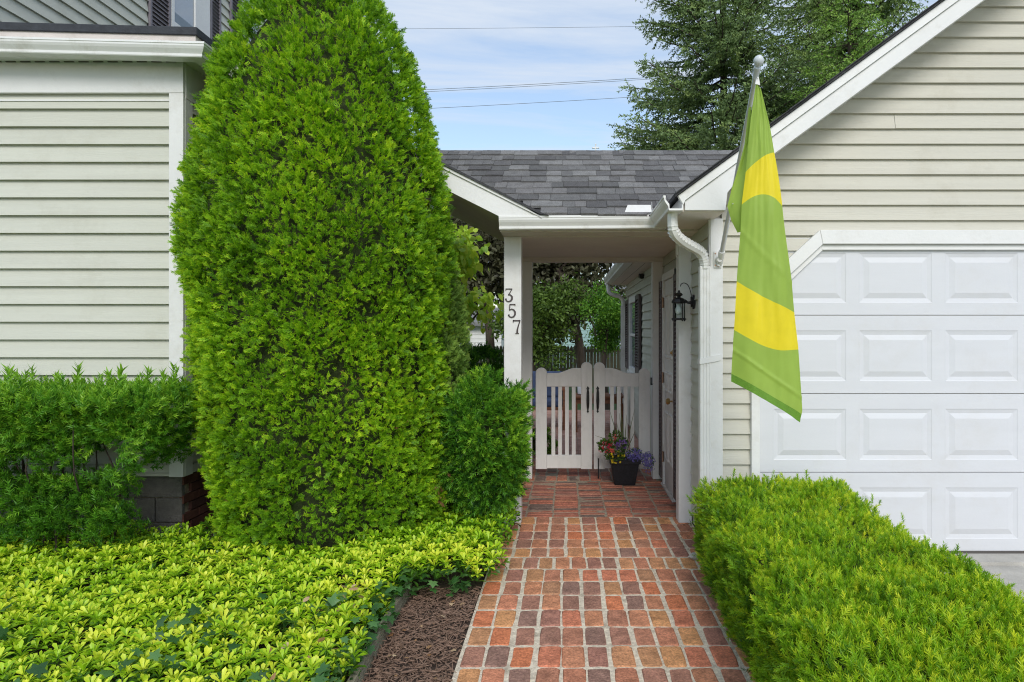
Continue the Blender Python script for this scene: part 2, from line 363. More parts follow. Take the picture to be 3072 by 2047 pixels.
def t_spruce(seed, n=16):
    r = random.Random(seed); V, F, T = [], [], []
    for i in range(n):
        y = 0.0 + 0.95 * i / n; a = i * 2.4 + r.uniform(-.4, .4)
        d = Vector((math.cos(a), 0.9, math.sin(a)))
        blade(V, F, T, (0, y, 0), d, (r.uniform(-1, 1), 0.2, 1), 0.26 * r.uniform(0.8, 1.2) * (1 - 0.35 * i / n), 0.14, -0.15, 0.12)
    return T_(V, F, T)
def leaf_geo(L, Wd, el, az, y0=(0, 0, 0), droop=0.3, V=None, F=None, T=None, t=0.0):
    """arched leaf, 8 triangles, growing along azimuth az at elevation el. local up = Y axis of the template"""
    b = len(V); o = Vector(y0); h = Vector((math.cos(az), 0, math.sin(az))); up = Vector((0, 1, 0)); sd_ = h.cross(up)
    def P(f, s, lift): 
        e = el - droop * f * 1.6
        # integrate arc roughly
        x = L * f * math.cos(el - droop * f * 0.8); y = L * f * math.sin(el - droop * f * 0.8)
        return tuple(o + h * x + up * (y + lift) + sd_ * s)
    V += [P(0, 0, 0), P(.45, -Wd * .30, Wd * .06), P(.45, 0, -.02 * L), P(.45, Wd * .30, Wd * .06), P(.76, -Wd * .5, Wd * .10), P(.76, 0, -.02 * L), P(.76, Wd * .5, Wd * .10), P(1, 0, -.03 * L)]
    F += [(b, b + 1, b + 2), (b, b + 2, b + 3), (b + 1, b + 4, b + 5), (b + 1, b + 5, b + 2), (b + 2, b + 5, b + 6), (b + 2, b + 6, b + 3), (b + 4, b + 7, b + 5), (b + 5, b + 7, b + 6)]
    T += [t - .12, t, t - .08, t, t + .05, t - .03, t + .05, t + .08]
def t_rosette(seed, n1=5, n2=5, L=1.0):
    r = random.Random(seed); V, F, T = [], [], []; a0 = r.uniform(0, 6.28)
    for k in range(n1): leaf_geo(L * r.uniform(.7, .95), .30 * L, R(r.uniform(50, 80)), a0 + k * 6.283 / n1 + r.uniform(-.25, .25), (0, .12 * L, 0), .35, V, F, T, .16)
    for k in range(n2): leaf_geo(L * r.uniform(.9, 1.15), .34 * L, R(r.uniform(15, 48)), a0 + .6 + k * 6.283 / n2 + r.uniform(-.3, .3), (0, 0, 0), .45, V, F, T, -.12)
    return T_(V, F, T)
def t_leaf(pts, curl=0.15):       # flat polygon leaf from a half outline (x,y) mirrored, fan about midrib
    V = [(0, 0, 0)] + [(x, y, -curl * abs(x)) for x, y in pts] + [(0, 1, -curl * .5)] + [(-x, y, -curl * abs(x)) for x, y in reversed(pts)]
    n = len(V); c = n; V.append((0, .45, curl * .2)); F = [(c, i, (i + 1) % n) for i in range(n)]
    return T_(V, F, [0.0] * n + [-.06])
HEART = t_leaf([(.22, -.10), (.42, .10), (.45, .36), (.28, .68), (.1, .88)])
OVAL = t_leaf([(.16, .22), (.24, .5), (.16, .8)])
IVY = t_leaf([(.18, -.14), (.52, -.06), (.34, .20), (.60, .48), (.24, .52), (.13, .78)], .1)

def rand_dirs(n, base, spread):
    d = rng.normal(size=(n, 3)) * spread + np.array(base)[None] if np.ndim(base) == 1 else rng.normal(size=(n, 3)) * spread + base
    return d / np.linalg.norm(d, axis=1, keepdims=True)

# ================================================================== GROUND
def sheet(name, x0, x1, y0, y1, z, m, nx=2, ny=2, amp=0.0, label=None):
    xs = np.linspace(x0, x1, nx); ys = np.linspace(y0, y1, ny); V = []; 
    for y in ys:
        for x in xs: V.append((x, y, z + (amp * mnoise.noise(Vector((x * 3, y * 3, 0))) if amp else 0)))
    F = [(j * nx + i, j * nx + i + 1, (j + 1) * nx + i + 1, (j + 1) * nx + i) for j in range(ny - 1) for i in range(nx - 1)]
    me = bpy.data.meshes.new(name); me.from_pydata(V, [], F); me.materials.append(m)
    o = link(name, me); tag(o, kind='structure', label=label); return o
sheet('ground', -400, 400, -60, 600, -0.075, GRASSG)
soil_o = sheet('soil', -4.6, -0.47, 0.2, 5.6, -0.035, SOIL, 60, 80, 0.02)
sheet('soil', -6.0, -0.50, 5.6, 9.5, -0.04, SOIL, 40, 40, 0.02)
sheet('soil', 0.83, 1.72, -0.5, 4.7, -0.03, SOIL, 12, 40, 0.015)
drv = MB().box(1.70, 7.2, -6, 4.62, -0.10, -0.022).build('driveway', CONC); tag(drv, kind='structure')
drv2 = MB().box(1.28, 6.2, 4.45, 4.66, -0.03, 0.0).build('garage_apron', CONC); tag(drv2, kind='structure')

# ---- brick paving
def brick_variants(wx, ly, k, jit=0.0035, bev=0.007):
    out_ = []
    for s in range(k):
        r = random.Random(100 + s); pts = []
        rc = 0.012; hw, hl = wx / 2, ly / 2
        for (sx, sy) in ((1, 1), (-1, 1), (-1, -1), (1, -1)):
            cx, cy = sx * (hw - rc), sy * (hl - rc); q = {(1, 1): 0, (-1, 1): 90, (-1, -1): 180, (1, -1): 270}[(sx, sy)]
            for a in (15, 75): pts.append((cx + rc * math.cos(R(q + a)) + r.uniform(-jit, jit), cy + rc * math.sin(R(q + a)) + r.uniform(-jit, jit)))
            if (sx, sy) in ((1, 1), (-1, -1)): pts.append((r.uniform(-.01, .01), sy * hl + r.uniform(-jit, jit)))
            else: pts.append((sx * hw + r.uniform(-jit, jit), r.uniform(-.02, .02)))
        n = len(pts); V = [(x, y, -0.03) for x, y in pts] + [(x, y, -bev * 1.0) for x, y in pts]
        V += [(x * (1 - bev / hw), y * (1 - bev / hl), r.uniform(-.0012, .0012)) for x, y in pts]
        F = [list(range(2 * n, 3 * n))] + [(i, (i + 1) % n, n + (i + 1) % n, n + i) for i in range(n)] + [(n + i, n + (i + 1) % n, 2 * n + (i + 1) % n, 2 * n + i) for i in range(n)]
        me = bpy.data.meshes.new('brick'); me.from_pydata(V, [], F); me.polygons.foreach_set('use_smooth', [i > n for i in range(len(F))]); out_.append(me)
    return out_
def pave(parent, meshes, x0, x1, y0, y1, px, py, m, stag=0.0, zj=0.0015, drift=0.006, offx=0.0, skip=None):
    nrow = int(round((y1 - y0) / py)); ncol = int(math.ceil((x1 - x0) / px)) + 1
    for j in range(nrow):
        y = y0 + (j + .5) * py; row = random.uniform(-drift, drift)
        for i in range(ncol):
            x = x0 + (i + .5) * px + offx + drift * .7 * math.sin(i * 1.7 + j * .45) + random.uniform(-.003, .003) + row * .4
            if x + px * .4 > x1 or x - px * .4 < x0 - .03: continue
            if skip and skip(x, y): continue
            me = random.choice(meshes)
            if not me.materials: me.materials.append(m)
            o = link('brick', me, parent); o.location = (x, y + random.uniform(-.003, .003), random.uniform(-zj, zj) * 2)
            o.rotation_euler = (random.uniform(-.008, .008), random.uniform(-.012, .012), random.uniform(-.016, .016) + (math.pi if random.random() < .5 else 0))
walk = MB().box(-0.50, 0.985, 1.9, 5.53, -0.05, -0.0046).build('walkway', MORTAR); tag(walk, kind='structure')
mA = brick_variants(0.1025, 0.1975, 8); mS = brick_variants(0.092, 0.208, 5); mB = brick_variants(0.207, 0.0585, 8, jit=.0022, bev=.004); mA2 = brick_variants(0.107, 0.183, 8); mC = brick_variants(0.102, 0.2, 6, bev=.005)
pave(walk, mA, -0.495, 0.975, 4.33 - 11 * 0.2105, 4.33, 0.1165, 0.2105, BRICKM)
pave(walk, mS, -0.485, 0.975, 4.333, 4.553, 0.1025, 0.22, BRICKM)
pave(walk, mA2, -0.49, 0.975, 4.556, 5.53, 0.1208, 0.1948, BRICKM)
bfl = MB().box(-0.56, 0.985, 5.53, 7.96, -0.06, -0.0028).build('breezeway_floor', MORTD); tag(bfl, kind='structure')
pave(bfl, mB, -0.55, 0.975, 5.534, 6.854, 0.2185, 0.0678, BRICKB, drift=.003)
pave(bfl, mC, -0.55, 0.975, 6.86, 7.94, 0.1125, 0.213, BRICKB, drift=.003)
# patio beyond the gate: joined bricks
pt = MB()
for j in range(24):
    for i in range(38):
        x = -3.0 + i * 0.105 + random.uniform(-.003, .003); y = 7.96 + j * 0.205
        z = random.uniform(-.003, .003)
        if x < -0.55 and y < 9.4: continue
        pt.box(x, x + .098, y, y + .197, -0.04, z)
PATB = mat('patio_brick', (0.38, 0.19, 0.14), 0.9, 0.3, 8, 0.4, 90, col2=(0.56, 0.34, 0.27))
sheet('patio', -3.1, 1.0, 7.955, 13.0, -0.008, MORTD)
tag(pt.build('patio_bricks', PATB), kind='stuff', label='reddish patio bricks seen through the gate slats', cat='paving')

# ================================================================== GARAGE
YG = 4.62; XW = 0.985; PX = 443.0
gar = thing('garage', 'beige clapboard garage with white trim and a gabled roof, right of the walk', 'garage', (3.7, 6, 0))
zt = lambda X: 2.367 + 0.7325 * (X - 0.682)      # rake line (roof top)
APX = 3.75
MB().box(0.992, 6.5, 4.65, 11.2, 0.0, 2.262).build('wall', SIDEG, gar)
MB().prism([(0.992, 2.262), (6.5, 2.262), (6.5, 2.6), (APX, zt(APX) - .3), (1.05, 2.34)], 'y', 4.652, 11.2).build('gable_wall', SIDEG, gar)
def clap_front(parent, x0a, x0b, x1a, x1b, z, p, y, m, t=0.023):
    """board between z and z+p on a wall facing -Y at y; left ends x0a (bottom) x0b (top)"""
    V = [(x0a, y - t, z), (x1a, y - t, z), (x1b, y - .001, z + p + .004), (x0b, y - .001, z + p + .004),
         (x0a, y + .012, z), (x1a, y + .012, z), (x1b, y + .012, z + p + .004), (x0b, y + .012, z + p + .004)]
    b = MB(); b.add(V, [(0, 1, 2, 3), (4, 7, 6, 5), (0, 4, 5, 1), (1, 5, 6, 2), (2, 6, 7, 3), (3, 7, 4, 0)])
    return b.build('clapboard', m, parent)
def clap_side(parent, y0, y1, z, p, x, sgn, m, t=0.018):
    """wall facing sgn*X at x"""
    b = MB(); V = [(x + sgn * t, y0, z), (x + sgn * t, y1, z), (x + sgn * .001, y1, z + p + .004), (x + sgn * .001, y0, z + p + .004),
                   (x - sgn * .012, y0, z), (x - sgn * .012, y1, z), (x - sgn * .012, y1, z + p + .004), (x - sgn * .012, y0, z + p + .004)]
    b.add(V, [(0, 1, 2, 3), (4, 7, 6, 5), (0, 4, 5, 1), (1, 5, 6, 2), (2, 6, 7, 3), (3, 7, 4, 0)])
    return b.build('clapboard', m, parent)
P = 0.1033; ZL = 3.704
k = -14
zk = ZL - P * 35
while zk < 4.55:
    if zk > 0.04:
        zm = zk
        if zk + P > 2.262:       # above the eave: under the rake on the left
            xs = lambda z: max(1.05, 0.682 + (z + .17 - 2.367) / .7325)
            xr = lambda z: min(6.45, 2 * APX - xs(z)) if z + .17 > 2.4 else 6.45
            if xs(zk) < APX - .1:
                jx = random.choice((random.uniform(2.75, 3.0), random.uniform(1.9, 2.5), 5.0)) if xs(zk + P) < 2.4 and random.random() < .18 else None
                if jx and jx > xs(zk + P) + .15:
                    clap_front(gar, xs(zk), xs(zk + P), jx, jx, zk, P, YG + .018, SIDEG); clap_front(gar, jx + .0025, jx + .0025, xr(zk), xr(zk + P), zk + random.uniform(-.0012, .0012), P, YG + .0175, SIDEG)
                else: clap_front(gar, xs(zk), xs(zk + P), xr(zk), xr(zk + P), zk, P, YG + .018, SIDEG)
        elif zk + P > 1.763:
            xe = lambda z: 1.235 + max(0, z - 1.763) * 1.085
            if zk > 2.10: clap_front(gar, 1.056, 1.056, 6.45, 6.45, zk, P, YG + .018, SIDEG)
            else: clap_front(gar, 1.056, 1.056, xe(zk) + .02, xe(zk + P) + .02, zk, P, YG + .018, SIDEG)
        else: clap_front(gar, 1.056, 1.056, 1.246, 1.246, zk, P, YG + .018, SIDEG)
    zk += P
# corner boards
MB().box(0.972, 1.056, YG - .006, YG + .02, 0.03, 2.268).build('corner_board', WHITE, gar, .002)
# garage door + casing with clipped corners
XD0, XD1 = 1.287, 6.16; ZT = 2.093
c = MB(); c.box(1.244, 1.30, YG - .03, YG + .03, 0.0, 1.765).build('door_casing', WHITE, gar, .003)
c = MB(); c.prism([(1.244, 1.765), (1.702, 2.185), (1.722, 2.090), (1.30, 1.700)], 'y', YG - .034, YG + .03); c.build('door_casing', WHITE, gar, .003)
c = MB(); c.prism([(1.702, 2.186), (5.74, 2.186), (5.72, 2.092), (1.722, 2.092)], 'y', YG - .036, YG + .03); c.build('door_casing', WHITE, gar, .003)
c = MB(); c.box(1.722, 5.72, YG - .012, YG + .03, 2.055, 2.0915); c.build('door_head', WHITE, gar, .002)
c = MB(); c.prism([(1.30, 1.699), (1.722, 2.089), (1.735, 2.058), (1.31, 1.655)], 'y', YG - .010, YG + .03); c.build('door_head', WHITE, gar, .002)
c = MB(); c.box(6.147, 6.20, YG - .03, YG + .03, 0.0, 2.1); c.build('door_casing', WHITE, gar, .003)
door = MB().box(XD0 + .01, XD1, YG + .031, YG + .045, 0.02, 2.14).build('garage_door', DOORW, gar)
secz = [0.012, 0.548, 1.082, 1.614, 2.14]
for a in range(4):
    z0, z1 = secz[a], secz[a + 1]
    s = MB(); za, zb = z0 + .085, z1 - .103; yf, yb = YG + .012, YG + .030
    s.box(XD0 + .012, XD1 - .002, yf, yb, z0 + .003, za).box(XD0 + .012, XD1 - .002, yf, yb, zb, z1 - .002)
    xl = XD0 + .012
    for i in range(9):
        xa = 1.404 + i * .583 if i < 8 else XD1 - .002
        s.box(xl, xa, yf + .0001, yb, za, zb); xl = xa + .492
    s.build('door_section', DOORW, door)
    for i in range(8):
        xc0 = 1.404 + i * .583; xc1 = xc0 + .492
        def ring(d, yy): return [(xc0 + d, yy, za + d), (xc1 - d, yy, za + d), (xc1 - d, yy, zb - d), (xc0 + d, yy, zb - d)]
        V = ring(0, yf) + ring(.006, yf + .003) + ring(.030, yf + .0075) + ring(.058, yf + .0005) + ring(.066, yf - .0015)
        F = [(r4 * 4 + q, r4 * 4 + (q + 1) % 4, r4 * 4 + 4 + (q + 1) % 4, r4 * 4 + 4 + q) for r4 in range(4) for q in range(4)] + [(16, 17, 18, 19)]
        MB().add(V, F).build('door_panel', DOORW, door)
MB().box(XD0 + .01, XD1, YG + .004, YG + .04, 0.0, 0.016).build('weather_strip', mat('rubber_seal', (0.10, 0.09, 0.085), .8), door)
# rake boards, roof, soffits, return
YR = 4.31
def rk(dz, x): return zt(x) + dz
XR0 = 0.682
rb = MB(); rb.prism([(0.747, rk(-.085, .747)), (APX, rk(-.085, APX)), (APX, rk(-.200, APX)), (1.075, rk(-.200, 1.075)), (1.015, 2.38), (1.003, 2.270), (.747, 2.270)], 'y', YR, YR + .022); rb.build('rake_board', WHITE, gar, .002)
rb = MB(); rb.prism([(0.700, rk(-.020, .700)), (APX, rk(-.020, APX)), (APX, rk(-.084, APX)), (.747, rk(-.084, .747)), (.735, 2.30)], 'y', YR - .016, YR + .02); rb.build('shadow_board', GUTTER, gar, .002)
xr = 2 * APX
rb = MB(); rb.prism([(APX, rk(-.02, APX)), (xr - .70, rk(-.02, .70)), (xr - .70, 2.27), (xr - 1.05, 2.27), (APX, rk(-.2, APX))], 'y', YR, YR + .022); rb.build('rake_board', WHITE, gar)
rf = MB(); rf.prism([(XR0, rk(-.016, XR0)), (XR0 - .004, rk(0, XR0)), (APX, rk(0, APX)), (APX, rk(-.018, APX))], 'y', YR - .035, 11.3)
rf.prism([(APX, rk(-.018, APX)), (APX, rk(0, APX)), (xr - XR0, rk(0, XR0)), (xr - XR0, rk(-.018, XR0))], 'y', YR - .035, 11.3)
roofg = rf.build('roof', SHINGD, gar)
# ragged shingle butts along the rake
sh = MB()
for i in range(26):
    x = XR0 + i * 0.118; 
    if x + .12 > APX: break
    o_ = random.uniform(0, .014); sh.prism([(x, rk(.0005, x)), (x, rk(.009, x)), (x + .119, rk(.004, x + .119)), (x + .119, rk(.0005, x + .119))], 'y', YR - .045 - o_, 8.5)
sh.build('shingle_edge', SHINGD, gar)
MB().prism([(1.03, rk(-.16, 1.03)), (APX, rk(-.16, APX)), (APX, rk(-.198, APX)), (1.06, rk(-.198, 1.06))], 'y', YR + .022, 4.655).build('rake_soffit', WHITE, gar)
MB().box(.747, 1.003, YR + .022, 5.12, 2.266, 2.285).build('soffit', CEIL, gar)
MB().box(.747, 1.0, 7.06, 11.28, 2.25, 2.262).build('soffit', CEIL, gar)
MB().box(.861, .866, 7.07, 11.2, 2.2485, 2.2505).build('soffit_joint', SHUT, gar)
MB().box(.735, .7465, 7.06, 11.28, 2.25, 2.36).build('fascia', FASC, gar)
MB().box(.735, .7465, YR + .023, 5.11, 2.266, 2.37).build('fascia', FASC, gar)
MB().box(.747, .99, 11.2, 11.28, 2.262, 2.45).build('eave_return', BLACK, gar)
# side wall clapboards: runs between trims
z = ZL - P * 35; runs = [(4.66, 5.34), (7.07, 8.83), (10.93, 11.18)]
while z + P < 2.30:
    if z > -.02:
        for (a, b) in runs: clap_side(gar, a, b, z, P, XW, -1, SIDE)
        if z > 2.02: clap_side(gar, 5.50, 6.91, z, P, XW, -1, SIDE); clap_side(gar, 8.83, 10.93, z, P, XW, -1, SIDE)
        elif z < .9: clap_side(gar, 8.83, 10.93, z, P, XW, -1, SIDE)
    z += P
MB().box(.966, .984, 4.628, 4.672, .03, 2.266).build('corner_board', WHITE, gar)
# entry door on the side wall
ed = MB().box(.955, .992, 6.06, 6.65, 0.02, 1.985).build('entry_door', DPAINT, gar, .002)
def side_panel(y0, y1, z0, z1, x, par, m):
    V = []
    for (d, xx) in ((0, x), (.010, x - .012), (.022, x - .012), (.036, x - .002), (.05, x - .010)):
        V += [(xx, y0 + d, z0 + d), (xx, y1 - d, z0 + d), (xx, y1 - d, z1 - d), (xx, y0 + d, z1 - d)]
    F = [(r4 * 4 + q, r4 * 4 + (q + 1) % 4, r4 * 4 + 4 + (q + 1) % 4, r4 * 4 + 4 + q) for r4 in range(4) for q in range(4)] + [(16, 17, 18, 19)]
    return MB().add(V, F).build('door_panel', m, par)
for (za, zb) in ((.27, .74), (.92, 1.12), (1.24, 1.86)):
    for (ya, yb) in ((6.12, 6.335), (6.375, 6.59)): side_panel(ya, yb, za, zb, .955, ed, DPAINT)
k_ = MB(); k_.lathe([(.008, 0), (.008, -.03), (.026, -.036), (.03, -.052), (.022, -.066), (.004, -.070)], (.955, 6.10, .876), 12, 'x'); k_.lathe([(.028, 0), (.026, -.006)], (.955, 6.10, .876), 12, 'x'); k_.build('door_knob', BRASS, ed, smooth=True)
k_ = MB(); k_.lathe([(.026, 0), (.026, -.012), (.012, -.02), (.010, -.03)], (.955, 6.10, 1.31), 12, 'x'); k_.build('deadbolt', BRASS, ed, smooth=True)
for hz in (.28, 1.05, 1.78): 
    h = MB(); h.box(.938, .952, 6.655, 6.672, hz - .05, hz + .05); h.tube([(.936, 6.656, hz - .052), (.936, 6.656, hz + .052)], .006, 6); h.build('hinge', COPPER, ed)
f = MB(); f.box(.94, .99, 5.985, 6.055, 0, 2.055).build('door_frame', WHITE, gar, .003)
f = MB(); f.box(.94, .99, 6.655, 6.735, 0, 2.055).build('door_frame', WHITE, gar, .003)
f = MB(); f.box(.938, .99, 5.985, 6.735, 1.99, 2.058).build('door_frame', WHITE, gar, .003)
MB().box(.925, .99, 5.99, 6.73, -.01, .016).build('door_sill', FASC, gar, .003)
def shutter(y0, y1, z0, z1, x, sgn, m, par, mid=None, slat=.038):
    """louvred shutter on a wall facing sgn*X"""
    xo = x + sgn * .03
    o = MB().box(x, xo, y0, y0 + .035, z0, z1).box(x, xo, y1 - .035, y1, z0, z1)
    rails = [(z0, z0 + .10), (z1 - .06, z1)] + ([(mid - .04, mid + .04)] if mid else [])
    for a, b in rails: o.box(x, xo - sgn * .002, y0 + .035, y1 - .035, a, b)
    o.box(x, x + sgn * .004, y0 + .035, y1 - .035, z0 + .1, z1 - .06)
    so = o.build('shutter', m, par)
    s = MB(); z = z0 + .115
    while z < z1 - .075:
        if not (mid and mid - .06 < z < mid + .035):
            s.hexa([(x + sgn * .027, y0 + .034, z), (x + sgn * .027, y1 - .034, z), (x + sgn * .006, y1 - .034, z + .020), (x + sgn * .006, y0 + .034, z + .020),
                    (x + sgn * .027, y0 + .034, z + .006), (x + sgn * .027, y1 - .034, z + .006), (x + sgn * .006, y1 - .034, z + .026), (x + sgn * .006, y0 + .034, z + .026)])
        z += slat
    lo = s.build('louvers', m, so); tag(lo, kind='stuff'); return so
shutter(5.70, 5.98, .05, 2.0, .962, -1, SHUT, gar, mid=.95)
shutter(6.74, 6.915, .05, 2.0, .962, -1, SHUT, gar, mid=.95)
# rear side window
shutter(8.85, 9.33, .92, 1.98, .962, -1, SHUT, gar); shutter(10.43, 10.90, .92, 1.98, .962, -1, SHUT, gar)
wn = MB().box(.945, .99, 9.34, 9.44, .90, 2.0).box(.945, .99, 10.32, 10.42, .90, 2.0).box(.944, .99, 9.44, 10.32, 1.91, 2.0).box(.944, .99, 9.44, 10.32, .90, .97).box(.955, .98, 9.44, 10.32, 1.42, 1.46).build('window', WHITE, gar, .002)
MB().box(.968, .974, 9.44, 10.32, .97, 1.91).build('pane', PANE, wn)
MB().box(.92, .99, 9.30, 10.46, .865, .899).build('window_sill', WHITE, wn)
v = MB(); v.lathe([(.030, 0), (.030, -.07), (.024, -.072), (.024, -.03), (0.002, -.028)], (.985, 8.66, 2.2), 16, 'x'); v.lathe([(.034, .03), (.034, -.045), (.029, -.046), (.029, -.01), (.002, -.008)], (.945, 8.60, 2.19), 16, 'y'); v.build('vent_pipe', BLACK, gar)

# gutters along the garage eaves and the breezeway front (one run)
GP = [(0, .092), (0, 0), (.088, 0), (.092, .006), (.093, .022), (.098, .030), (.112, .050), (.120, .066), (.121, .078), (.125, .080), (.125, .094), (.112, .094), (.110, .086), (.112, .070), (.088, .040), (.086, .012), (.008, .012), (.008, .092)]
def gutter(path, normals, parent, name='gutter'):
    g = MB(); g.sweep(path, GP, normals); return g.build(name, GUTTER, parent)
gutter([(.7345, 5.12, 2.268), (.7345, YR - .01, 2.268)], [(-1, 0)], gar)
gutter([(.7345, 11.30, 2.262), (.7345, 7.10, 2.262)], [(-1, 0)], gar)
# downspouts
def spout(pts, par, w_=.0375, d_=.028, ribs=None, name='downspout'):
    s = MB(); s.tube(pts, 1.0, 8, True, (w_, d_)); return s.build(name, GUTTER, par, smooth=False)
def smooth_path(pts, n=4):
    out_ = []
    P_ = [Vector(p) for p in pts]
    for i in range(len(P_) - 1):
        p0, p1, p2, p3 = P_[max(i - 1, 0)], P_[i], P_[i + 1], P_[min(i + 2, len(P_) - 1)]
        for k in range(n):
            t = k / n
            out_.append(0.5 * ((2 * p1) + (-p0 + p2) * t + (2 * p0 - 5 * p1 + 4 * p2 - p3) * t * t + (-p0 + 3 * p1 - 3 * p2 + p3) * t ** 3))
    out_.append(P_[-1]); return out_
el_ = smooth_path([(.685, 4.42, 2.275), (.685, 4.42, 2.20), (.700, 4.44, 2.145), (.755, 4.49, 2.105), (.83, 4.555, 2.075), (.90, 4.61, 2.045), (.932, 4.635, 1.99), (.937, 4.640, 1.93)], 3)
ds = spout(el_, gar, .039, .031, name='downspout')
rbm = MB()
for i in range(3, len(el_) - 2):
    a, b = el_[i], el_[i + 1]; t = (b - a).normalized(); m_ = (a + b) / 2
    rbm.tube([m_ - t * .003, m_ + t * .003], 1.0, 8, True, (.0425, .0345))
rbm.build('elbow_rib', GUTTER, ds)
s = MB(); s.prism([(.900, 4.612), (.974, 4.612), (.974, 4.668), (.900, 4.668)], 'z', .02, 1.945)
for xx in (.908, .928, .948, .966): s.box(xx - .0035, xx + .0035, 4.6085, 4.613, .03, 1.94)
s.build('downspout_pipe', GUTTER, ds, .002)
st = MB(); zs_ = 1.515 - (1078 - 990) / PX
st.hexa([(.895, 4.604, zs_ - .035), (.978, 4.604, zs_ - .020), (.978, 4.609, zs_ - .020), (.895, 4.609, zs_ - .035), (.895, 4.604, zs_ + .002), (.978, 4.604, zs_ + .018), (.978, 4.609, zs_ + .018), (.895, 4.609, zs_ + .002)])
st.prism([(.978, zs_ - .022), (1.038, zs_ - .008), (1.050, zs_ + .012), (1.036, zs_ + .034), (.978, zs_ + .02)], 'y', 4.606, 4.6135)
st.box(.893, .898, 4.604, 4.66, zs_ - .035, zs_ + .002); st.build('downspout_strap', WHITE, ds)
# rear downspout
el2 = smooth_path([(.68, 11.15, 2.268), (.68, 11.15, 2.19), (.70, 11.15, 2.12), (.78, 11.15, 2.08), (.86, 11.15, 2.06), (.915, 11.15, 2.0), (.925, 11.15, 1.9)], 3)
d2 = spout(el2, gar, .04, .032); MB().box(.885, .965, 11.12, 11.18, .05, 1.905).build('downspout_pipe', GUTTER, d2)
MB().box(.875, .975, 11.11, 11.19, 1.20, 1.24).build('downspout_strap', WHITE, d2)

# ================================================================== BREEZEWAY
bz = thing('breezeway', 'white covered breezeway with square posts and a grey shingle roof, leading to the gate', 'breezeway', (.2, 6.2, 0))
XL0, XL1 = -.492, -.356
for (x0, x1, y0, y1) in ((XL0, XL1, 5.35, 5.486), (XL0, -.352, 6.92, 7.06)):
    MB().box(x0, x1, y0, y1, 0, 2.2065 if y0 > 6 else 2.2445).build('post', WHITE, bz, .004)
for (x0, x1, y0, y1) in ((.878, .984, 5.35, 5.486), (.873, .984, 6.92, 7.06)):
    MB().box(x0, x1, y0, y1, 0, 2.2065 if y0 > 6 else 2.2445).build('half_post', WHITE, bz, .004)
MB().box(.860, .8775, 5.36, 5.40, 2.10, 2.235).build('cable_box', WHITE, bz, .003)
MB().box(XL0 - .004, .984, 5.125, 6.919, 2.25, 2.264).build('ceiling', CEIL, bz)
MB().box(XL0 - .002, .985, 6.9195, 7.062, 2.207, 2.30).build('beam', CEIL, bz, .003)
MB().box(XL0 - .006, .984, 5.345, 5.49, 2.2455, 2.2495).build('beam', CEIL, bz)
MB().box(XL0 - .006, .7345, 5.105, 5.1245, 2.247, 2.374).build('fascia', FASC, bz)
gutter([(XL0 - .004, 5.104, 2.2525), (.7345, 5.104, 2.262)], [(0, -1)], bz)
gutter([(.6, 5.104, 2.262), (.7345, 5.104, 2.264), (.7345, 5.0, 2.266)], [(0, -1), (-1, 0)], bz, 'gutter_corner')
# roof: front slope of individual shingles
RM = .65; zr = lambda y: 2.362 + RM * (y - 5.0); YRI = 6.155; zri = zr(YRI)
zl = lambda X: 2.361 + .508 * (-.18 - X)          # left cross slope
broof = MB(); 
broof.add([(-.17, 5.0, 2.350), (.66, 5.0, 2.350), (1.78, YRI, zri - .012), (-1.70, YRI, zri - .012)], [(0, 1, 2, 3)])
broof.add([(-.49, 7.30, 2.35), (.70, 7.30, 2.35), (1.78, YRI, zri - .012), (-1.70, YRI, zri - .012)], [(0, 3, 2, 1)])
broof = broof.build('roof', SHINGD, bz)
ncs = 11; exp_y = (YRI - 5.0 + .02) / ncs
smesh = {}
def shingle(x0, x1, y0, z0, lap, parent):
    n_ = math.sqrt(1 + RM * RM); th = random.choice((.011, .014, .018)); V = []
    ny = y0 - random.choice((0, 0, .006, .010))
    nz = z0 - (y0 - ny) * RM
    a = [(x0, ny, nz), (x1, ny, nz), (x1, y0 + lap, z0 + lap * RM), (x0, y0 + lap, z0 + lap * RM)]
    up = [(p[0], p[1] - th * RM / n_, p[2] + th / n_ + .002) for p in a]; up[2] = (up[2][0], up[2][1], a[2][2] + .003); up[3] = (up[3][0], up[3][1], a[3][2] + .003)
    return MB().hexa(a + up).build('shingle', SHING, parent)
for k in range(ncs):
    y = 4.985 + k * exp_y; z = zr(y) + .001 * k
    xa = max(-.18 - (z - 2.361) / .508, -2.0) - .03; xb = .682 + (z - 2.367) / .7325 + .03
    x = xa - random.uniform(0, .2) if k else xa
    while x < xb:
        w_ = random.choice((.09, .12, .14, .16, .19, .22)) * random.uniform(.9, 1.1)
        x0, x1 = max(x, xa), min(x + w_, xb)
        if x1 - x0 > .02: shingle(x0 + .0012, x1 - .0012, y, z, exp_y + .012, broof)
        x += w_
# ridge caps
x = -1.75
while x < 1.75:
    y = YRI; n_ = .11
    z0 = zri + .012; a = .011
    MB().add([(x, y - n_, z0 - n_ * RM), (x + .23, y - n_, z0 - n_ * RM - .006), (x + .23, y, z0 - .006), (x, y, z0), (x + .23, y + n_, z0 - n_ * RM - .006), (x, y + n_, z0 - n_ * RM),
              (x, y - n_, z0 - n_ * RM + a), (x + .23, y - n_, z0 - n_ * RM), (x + .23, y, z0), (x, y, z0 + a), (x + .23, y + n_, z0 - n_ * RM), (x, y + n_, z0 - n_ * RM + a)],
             [(6, 7, 8, 9), (9, 8, 10, 11), (0, 1, 7, 6), (0, 6, 9, 3), (3, 9, 11, 5), (0, 3, 2, 1), (3, 5, 4, 2), (5, 11, 10, 4), (1, 2, 8, 7), (2, 4, 10, 8)]).build('ridge_shingle', SHING, broof)
    x += .148
